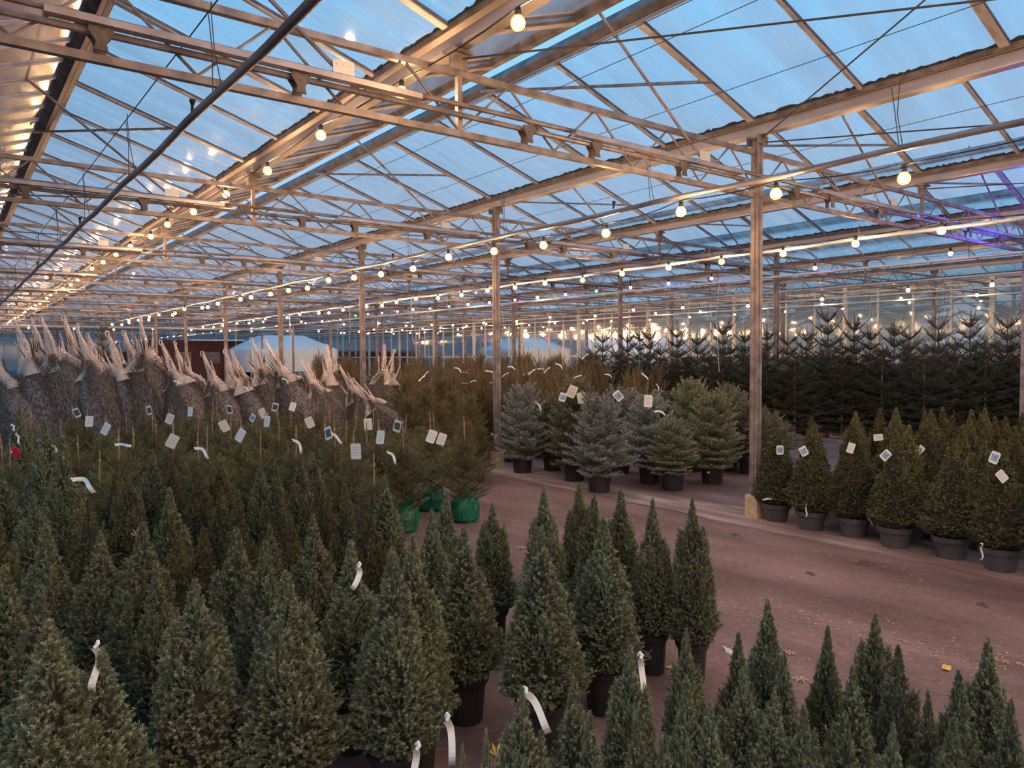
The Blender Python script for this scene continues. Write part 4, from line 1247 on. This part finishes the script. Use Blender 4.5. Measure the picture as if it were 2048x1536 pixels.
# ------------------------------------------------------------------ 6. brown-tipped spruces with white ribbons
BT = [conifer(s, 1.45, .42, .10, 7, 5, M_NORW, elev0=.30, elev1=1.1, twig=.45, nl=.018, nw=.004, dens=130, tw_n=8, side_up=.3, taper=.75, leader=.30, inter=1, leadneed=False, rw=.007) for s in (61, 62, 63)]
BTW = []
for s in (1, 2, 3):
    rnd = random.Random(s); b = MB()
    for k in range(14):
        a = rnd.random()*6.28; r0 = rnd.uniform(.02, .20); z0_ = 1.25-r0*1.4; h = rnd.uniform(.12, .26)
        b.tube([(r0*math.cos(a), r0*math.sin(a), z0_), ((r0+.03)*math.cos(a), (r0+.03)*math.sin(a), z0_+h)], [.007, .003], 5)
    b.tube([(0, 0, 1.1), (0, 0, 1.62)], [.009, .004], 5)
    BTW.append(b.me('brown_shoots', pmat('rusty_shoots', (.20, .09, .045), .8, 0, (.34, .17, .09), 30, 2) if s == 1 else bpy.data.materials['rusty_shoots']))
rib6 = [(838,762),(847,753),(910,736),(924,767),(942,764),(926,745),(972,742),(966,771),(977,767),(1005,753),(1016,734),(1058,749),(1045,751),(1075,738),(1089,745),(1098,769),(1112,728),(1124,778),(1148,756),(1284,747),(1262,778),(1211,749),(1313,769),(1165,718)]
random.seed(66)
BTO = []
def brown_spruce(p, s):
    k = random.randrange(3); fo, tr = BT[k]
    o = empty('potted_spruce', (p[0], p[1], 0), random.random()*6, (s, s, s))
    link('pot', POT_S, o); link('foliage', fo, o, loc=(0, 0, .1)); link('trunk', tr, o, loc=(0, 0, .1)); link('brown_shoots', BTW[k], o)
    return o
pos6 = []
for x, y in rib6:
    dep = 11.6+random.uniform(-.7, 1.6); p = atd(x+random.uniform(-6, 6), y, dep)
    if any((p[0]-a)**2+(p[1]-b_)**2 < .28**2 for a, b_ in pos6):
        dep += .7; p = atd(x, y, dep)
    pos6.append((p[0], p[1]))
    o = brown_spruce(p, random.uniform(.86, .95))
    put_part(o, 'ribbon_tag', RIB[random.choice((0, 1, 1))], atd(x, y, dep-.45), (0, random.uniform(-.6, 1.4), FACE), 1.0)
    BTO.append((o, x, dep))
BTO.sort(key=lambda q: q[1])
for k, q in enumerate(BTO): tag(q[0], 'brown-tipped spruce with a white ribbon in the centre, %s from the left' % ordw(k), 'spruce', 'brown-tipped spruces with ribbons')
# filling trees behind, in the middle distance
FB = []
random.seed(67)
for dep in (13.6, 14.8, 16.2, 18, 20, 22.5, 25.5):
    stp = .62 if dep < 17 else .8
    n = int(760/(stp*FPX/dep))
    for k in range(n+1):
        x = 640+k*stp*FPX/dep+random.uniform(-8, 8)
        if x > 1190 or (x < 790 and dep < 15): continue
        p = atd(x, 760, dep+random.uniform(-.3, .3))
        FB.append((brown_spruce(p, random.uniform(.90, 1.06)*(1+(dep-13)*.006)), x, dep))
label_rows(FB, [(14.2, 'front'), (15.5, 'second'), (17, 'third'), (19, 'fourth'), (21, 'fifth'), (24, 'sixth'), (99, 'rearmost')], 'brown-tipped spruce behind the ribboned ones, %s from left in the %s rank', 'spruce', 'spruces in the middle distance')

# ------------------------------------------------------------------ 7. blue spruces
BS = [conifer(s, .84, .36, .03, 7, 7, mt, elev0=.05, elev1=.95, twig=.50, nl=.019, nw=.0055, dens=480, tw_n=8, side_up=.22, taper=.44, leader=.09, inter=1, rw=.006, spread=1.25) for s, mt in ((71, M_BLUE), (72, M_BLUE), (73, M_BLUEG), (74, M_BLUEG))]
blue = [ # tip px, base px or depth, radius scale, variant, label
 (1044,780,9.55,.95,0,'silvery blue spruce in a black pot just right of the ochre-footed post'),
 (1148,772,8.9,1.0,2,'greenish spruce with white cards at its spiky top, second from the post'),
 (1198,800,8.15,1.05,0,'largest silvery blue spruce in front, its black pot nearest the aisle'),
 (1300,800,8.75,1.05,1,'silver-blue spruce below the upright plain white card'),
 (1345,845,8.3,.8,2,'squat greenish spruce with drooping lower boughs between blue and green groups'),
 (1383,772,9.6,1.0,2,'green-grey spruce with a tall pointed tip right of the plain card'),
 (1425,795,8.7,1.0,3,'green-grey spruce whose narrow dark pot carries a small white square'),
 (1457,782,9.7,1.0,3,'green-grey spruce with a star-like top left of the nearest post'),
 (1500,812,9.4,.95,2,'green-grey spruce partly hidden by the nearest post'),
 (1540,828,9.9,.85,3,'greyish spruce at the right end of the blue spruce group'),
 (1240,788,9.5,1.0,1,'blue spruce holding the tilted picture card'),
 (1105,800,9.8,.85,3,'dark green spruce half hidden between the first two blue spruces'),
 (1340,790,10.2,.9,2,'green spruce at the back behind the round white ribbon'),
 (1275,790,10.4,.9,3,'green spruce at the back behind the two white cards'),
 (1170,798,9.7,.9,1,'bluish spruce wedged behind the front silvery one, left of the picture card'),
 (1478,800,10.5,.9,2,'dim green spruce at the back just left of the nearest post'),
 (1410,800,10.6,.9,3,'dim green spruce at the back right of the round ribbon'),
 (1560,845,10.5,.8,3,'outermost dim spruce at the right end of the blue group')]
BSO = {}
random.seed(70)
for x, y, dep, rs, vi, lab in blue:
    p = atd(x, y, dep); H = p[2]
    o = empty('potted_blue_spruce' if vi < 2 else 'potted_spruce', (p[0], p[1], 0), random.random()*6)
    link('pot', POT_B, o, scale=(.8, .8, .8)); link('soil', SOIL_B, o, scale=(.8, .8, .8))
    fo, tr = BS[vi]; s = (H-.20)/.84
    link('foliage', fo, o, loc=(0, 0, .15), scale=(rs*1.08, rs*1.08, s*1.05)); link('trunk', tr, o, loc=(0, 0, .20), scale=(rs, rs, s))
    tag(o, lab, 'spruce', 'blue spruces beside the aisle'); BSO[x] = (o, dep)
def t7(hx, x, y, me, rot, sc=1.0, nm='plant_tag', dd=.3):
    o, dep = BSO[hx]; put_part(o, nm, me, atd(x, y, dep-dd), rot, sc)
t7(1300, 1297, 790, CARD['p'], (0, .05, FACE), 1.2)
t7(1240, 1230, 784, CARD['b'], (0, -.7, FACE), 1.5)
t7(1148, 1149, 772, CARD['p'], (.3, .4, FACE), 1.3); t7(1148, 1161, 785, CARD['p'], (.3, -.2, FACE), 1.2); t7(1148, 1128, 786, CARD['b'], (0, .3, FACE), 1.2)
t7(1300, 1310, 824, RIB[0], (0, .1, FACE), 1.0, 'ribbon_tag'); t7(1044, 1072, 806, RIB[0], (0, .9, FACE), 1.0, 'ribbon_tag', .35)
sq = MB().box((0, 0, 0), (.025, .002, .02)).me('white_sticker', M_CARD)
t7(1425, 1417, 945, sq, (0, 0, FACE), 1.0, 'white_sticker', .16)

# ------------------------------------------------------------------ 8. grey-potted dwarf spruces at the right
random.seed(80)
G = []
pots = [(1552, 1043), (1622, 1060), (1707, 1074), (1790, 1095), (1901, 1117), (2000, 1142), (2115, 1172)]
tips1 = [858, 868, 872, 885, 885, 890, 895]
for (x, y), ty in zip(pots, tips1):
    p = atz(x, y, 0)
    H = .86+random.uniform(-.03, .03)
    G.append(((p[0], p[1]), H, .215))
base = [g[0] for g in G]
for col in range(1, 8):
    for k in range(0, 9):
        b0 = base[0]; u = b0[0]+col*.40+random.uniform(-.05, .05); v = b0[1]+.10-k*.37+(col % 2)*.16+random.uniform(-.05, .05)
        q = proj((u, v, .8))
        if q[2] < 2 or not (1545 < q[0] < 2120): continue
        if v > 3.95+col*.02: continue
        G.append(((u, v), random.uniform(.78, .90), .20))
GO = []
for (pu, pv), H, rr in G:
    col = round((pu-5.75)/.40)
    o = potted_dwarf((pu, pv, 0), H, rr, random.choice(DWY if col >= 5 else (DWO+DWY if col >= 3 else DWO)), 'G')
    q = proj((pu, pv, H)); GO.append((o, q[0], col, q))
    placed.append((pu, pv))
label_rows([(o, x, c) for o, x, c, q in GO], [(0, 'front row along the aisle'), (1, 'second row'), (2, 'third row'), (3, 'fourth row'), (4, 'fifth row'), (5, 'sixth row'), (6, 'seventh row'), (99, 'eighth row')],
           'grey-potted dwarf spruce on the right, %s from left in the %s', 'potted spruce', 'grey-potted dwarf spruces on the right')
def gnear(x, y): return min(GO, key=lambda q: (q[1]-x)**2+(q[3][1]-y)**2)
for x, y, kd, rot in ((1560, 903, 'b', .0), (1603, 906, 'b', -.5), (1705, 898, 'p', .3), (1766, 886, 'p', 1.5), (1779, 915, 'b', .8), (1856, 917, 'b', .2), (1846, 905, 'p', .7), (1994, 916, 'b', .4), (1996, 955, 'p', -.7)):
    g = gnear(x, y-25); put_part(g[0], 'plant_tag', CARD[kd], atd(x, y-12, g[3][2]-.17), (0, rot, FACE), .95 if kd == 'b' else .72)
for x, y, tl, gi_ in ((1528, 1000, .2, 0), (1612, 1010, 1.9, 1), (1733, 1030, 1.4, 2), (1965, 1090, 2.0, 5)):
    o = GO[gi_][0]; put_part(o, 'ribbon_tag', RIB[1], atd(x, y, proj(o.location)[2]-.15), (0, tl, FACE), .85)
# yellowish taller row behind them
YR = []
for x, y in ((1760,822),(1792,822),(1850,830),(1885,820),(1905,838),(1940,845),(1970,822),(1990,840),(2045,830),(2030,860),(1925,860),(1818,858),(2070,850)):
    p = atz(x, y, .90); o = potted_dwarf((p[0], p[1], 0), .90, .19, random.choice(DWY), 'G'); YR.append((o, x))
YR.sort(key=lambda q: q[1])
for k, (o, x) in enumerate(YR): tag(o, 'ochre-green dwarf spruce before the dark firs, %s from the left' % ordw(k), 'potted spruce', 'ochre-green dwarf spruces at the back right')

# ------------------------------------------------------------------ 9. tall dark firs
ND = [conifer(s, 2.1, .62, .20, 8, 5, M_NORD, elev0=.05, elev1=.80, twig=.40, nl=.018, nw=.0075, dens=250, tw_n=12, side_up=.06, taper=.48, leader=.30, inter=1, rw=.012, spread=1.0, topopen=.42, bare=.58) for s in (81, 82, 83)]
NST = MB()
for sx, sy in ((1, 0), (0, 1), (-1, 0), (0, -1)): NST.bar((sx*.02, sy*.02, .03), (sx*.26, sy*.26, .03), .05, .04)
NST = NST.me('wooden_stand', M_STICK)
def tall_fir(p, H, w_=1.0):
    fo, tr = random.choice(ND); s = H/2.1
    o = empty('tall_fir', (p[0], p[1], 0), random.random()*6, (w_, w_, s))
    link('foliage', fo, o); link('trunk', tr, o); link('stand', NST, o)
    return o
random.seed(90)
TF = []
tips9 = [(1205,657,15.5),(1255,657,15.2),(1280,652,15.0),(1300,652,16.3),(1354,643,14.6),(1395,662,14.9),(1446,635,14.0),(1490,655,14.6),(1535,648,13.9),(1575,660,13.6),(1614,652,14.2),(1656,606,13.6),(1709,626,13.4),(1741,648,13.8),(1789,637,13.1),(1820,648,13.9),(1878,623,13.0),(1941,617,13.4),(2016,619,12.9),(1972,668,12.7),(1910,672,12.8),(1850,680,12.6),(1765,684,12.9),(1685,682,13.3),(1590,690,13.3),(1510,694,13.6),(1420,700,14.0),(2055,650,12.5)]
for x, y, dep in tips9:
    p = atd(x, y, dep); TF.append((tall_fir(p, p[2]), x, dep))
for dep in (15.4, 16.8, 18.2):
    x = 1180
    while x < 2140:
        p = atd(x+random.uniform(-14, 14), 700, dep-(x-1180)*.0012+random.uniform(-.2, .2))
        if p[0] < U_WALL-.5: TF.append((tall_fir(p, random.uniform(1.45, 1.8)), x, dep+3))
        x += .72*FPX/dep
label_rows(TF, [(13.45, 'foremost rank'), (17.9, 'second rank'), (19, 'third rank'), (20.5, 'fourth rank'), (99, 'rearmost rank')], 'tall dark green fir with bare whorled tip, %s from the left in the %s', 'fir', 'tall dark firs along the glass wall')
# one columnar tree far left behind the netted ones
p = atd(205, 640, 24); o = empty('tall_fir', (p[0], p[1], 0), .4, (1.0, 1.0, p[2]/2.1)); link('foliage', ND[0][0], o); link('trunk', ND[0][1], o)
tag(o, 'dark column-shaped tree far behind the netted trees, under the light strings', 'fir')

# trees outside the glass wall
random.seed(95)
OT = []
for k in range(13):
    v = 2+k*2.6+random.uniform(-.6, .6); u = U_WALL+4+random.uniform(0, 2.5)
    fo, tr = random.choice(ND); s = random.uniform(2.2, 3.0)
    o = empty('garden_tree', (u, v, -.05), random.random()*6, (s*1.3, s*1.3, s)); link('foliage', fo, o); link('trunk', tr, o); OT.append((o, proj((u, v, 2))[0]))
OT.sort(key=lambda q: q[1])
for k, (o, x) in enumerate(OT): tag(o, 'dark tree outside behind the right glass wall, %s from the left' % ordw(k), 'tree', 'trees outside the glass wall')

# ------------------------------------------------------------------ 10. white tent far away
r = empty('party_tent', (13.9, 38, 0), .0)
b = MB(); w2, l2, ze, zr = 2.2, 2.0, 1.9, 2.62
b.add([(-w2, -l2, ze), (w2, -l2, ze), (w2*.45, -l2*.3, zr), (-w2*.45, -l2*.3, zr), (-w2, l2, ze), (w2, l2, ze), (w2*.45, l2*.3, zr), (-w2*.45, l2*.3, zr)],
      [(0, 1, 2, 3), (1, 5, 6, 2), (5, 4, 7, 6), (4, 0, 3, 7), (3, 2, 6, 7)])
b.obj('roof_canvas', M_TENT, r)
b = MB(); b.box((0, -l2, 1.35), (2*w2, .02, 1.1)); b.box((-w2, 0, 1.35), (.02, 2*l2, 1.1)); b.box((w2, 0, 1.35), (.02, 2*l2, 1.1)); b.obj('side_canvas', M_TENT, r)
for sx in (-1, 1):
    for sy in (-1, 1): MB().box((sx*w2, sy*l2, .95), (.05, .05, 1.9)).obj('leg', M_ALU, r)
tag(r, 'white canvas tent with a bluish tint far away beyond the netted trees', 'tent')
r = empty('sales_hut', (10.9, 41, 0))
MB().box((0, 0, 1.2), (4.4, 2, 2.4)).obj('hut_wall', M_DARKRED, r)
MB().box((.3, -.2, 2.40), (2.6, 2.8, .07)).obj('hut_roof', M_TENT, r)
for k in (-1.3, .1, 1.4): MB().box((k, -1.02, 1.5), (.8, .04, .6)).obj('hut_window', M_STEEL_D, r)
tag(r, 'low reddish-brown hut with a pale flat roof far behind the netted trees', 'hut')

# ------------------------------------------------------------------ 11. litter on the ground
random.seed(202)
DB = MB()
for cx, cy, nn in ((1480, 1210, 60), (1620, 1240, 70), (1740, 1270, 70), (1990, 1325, 80), (1870, 1300, 40), (1560, 1330, 25), (1800, 1130, 30), (1250, 1030, 20)):
    for k in range(nn):
        p = atz(cx+random.gauss(0, 45), cy+random.gauss(0, 13), 0); a = random.random()*6.28; q = random.uniform(.003, .011)
        DB.add([(p[0]+math.cos(a)*q, p[1]+math.sin(a)*q, .003), (p[0]+math.cos(a+2)*q, p[1]+math.sin(a+2)*q, .003), (p[0]+math.cos(a+4)*q*.8, p[1]+math.sin(a+4)*q*.8, .006)], [(0, 1, 2)])
tag(DB.obj('needle_litter', M_BROWNLEAF), 'fine tan needle and leaf litter drifted across the brown aisle', 'litter', kind='stuff')
LB = MB()
for k in range(6):
    a = k*1.047; LB.add([(0, 0, .004), (math.cos(a-.3)*.022, math.sin(a-.3)*.022, .010), (math.cos(a)*.040, math.sin(a)*.040, .003), (math.cos(a+.3)*.022, math.sin(a+.3)*.022, .010)], [(0, 1, 2, 3)])
LBM = LB.me('fallen_leaf', M_BROWNLEAF)
OV = MB(); n = 14
OV.add([(math.cos(k*6.283/n)*.045, math.sin(k*6.283/n)*.022, .004+.004*math.cos(k*1.4)) for k in range(n)]+[(0, 0, .008)], [(k, (k+1) % n, n) for k in range(n)])
OVM = OV.me('fallen_leaf', M_YELLEAF)
def leaf(x, y, me, s, lab, grp=None):
    p = atz(x, y, 0); o = link('fallen_leaf', me, loc=(p[0], p[1], .002), rot=(0, 0, random.random()*6), scale=(s, s, s)); tag(o, lab, 'leaf', grp)
random.seed(101)
leaf(1893, 1337, OVM, .9, 'oval yellow leaf on the brown ground near the right edge')
leaf(1600, 1361, LBM, 1.0, 'pale lobed leaf on the ground behind the slim spruces')
leaf(1579, 1308, LBM, .9, 'brown leaf on the ground above the pale lobed leaf')
leaf(1042, 1097, LBM, 1.2, 'light dry leaf on the aisle left of the pointed spruce tips')
leaf(1343, 1335, OVM, .7, 'yellowish leaf between two black pots of the front block')
for x, y in ((1240,1178),(1312,1063),(1325,1048),(1458,1122),(1582,1155),(1632,1103),(1714,1125),(1770,1088),(1842,1162),(1940,1160),(1028,968),(1100,960),(1130,1008),(1270,1010),(1425,1010),(1268,1041),(1466,1297),(1500,1320),(1675,1260),(1730,1250),(1660,1112),(1810,1285),(1800,1280),(1840,1288),(1990,1318),(2010,1325),(2040,1330),(1600,1225),(1560,1215),(1540,1200),(1700,1245)):
    leaf(x, y, LBM, random.uniform(.35, .6), 'tiny pale leaf scrap on the brown ground', 'tiny leaf scraps on the ground')
# dark clumps of dirt
CL = MB(); random.seed(4)
vs = []; fs = []
for i in range(7):
    for k in range(10):
        a = 6.283*k/10; q = i/6; vs.append((math.cos(a)*.10*(1-q)*(1+.4*random.random()), math.sin(a)*.05*(1-q)*(1+.4*random.random()), .022*q*(1+.5*random.random())))
fs = [(i*10+k, i*10+(k+1) % 10, (i+1)*10+(k+1) % 10, (i+1)*10+k) for i in range(6) for k in range(10)]
CLM = CL.add(vs, fs).me('soil_clump', pmat('brown_crumbs', (.07, .035, .028), .95, 0, (.15, .08, .065), 40, 3, .6))
for (x, y, s), lab in zip(((1728, 1128, .85), (1620, 1147, .45), (1965, 1210, .5), (1470, 1070, .45), (1180, 975, .4)), ('largest dark crumb of soil on the ground in front of the grey pots', 'small dark soil crumb left of the largest one', 'dark soil crumb near the right edge of the aisle', 'flat dark soil crumb beside the foot of the nearest post', 'small dark soil crumb in front of the blue spruces')):
    p = atz(x, y, 0); o = link('soil_clump', CLM, loc=(p[0], p[1], 0), rot=(0, 0, random.random()*3), scale=(s, s, s)); tag(o, lab, 'soil clump')
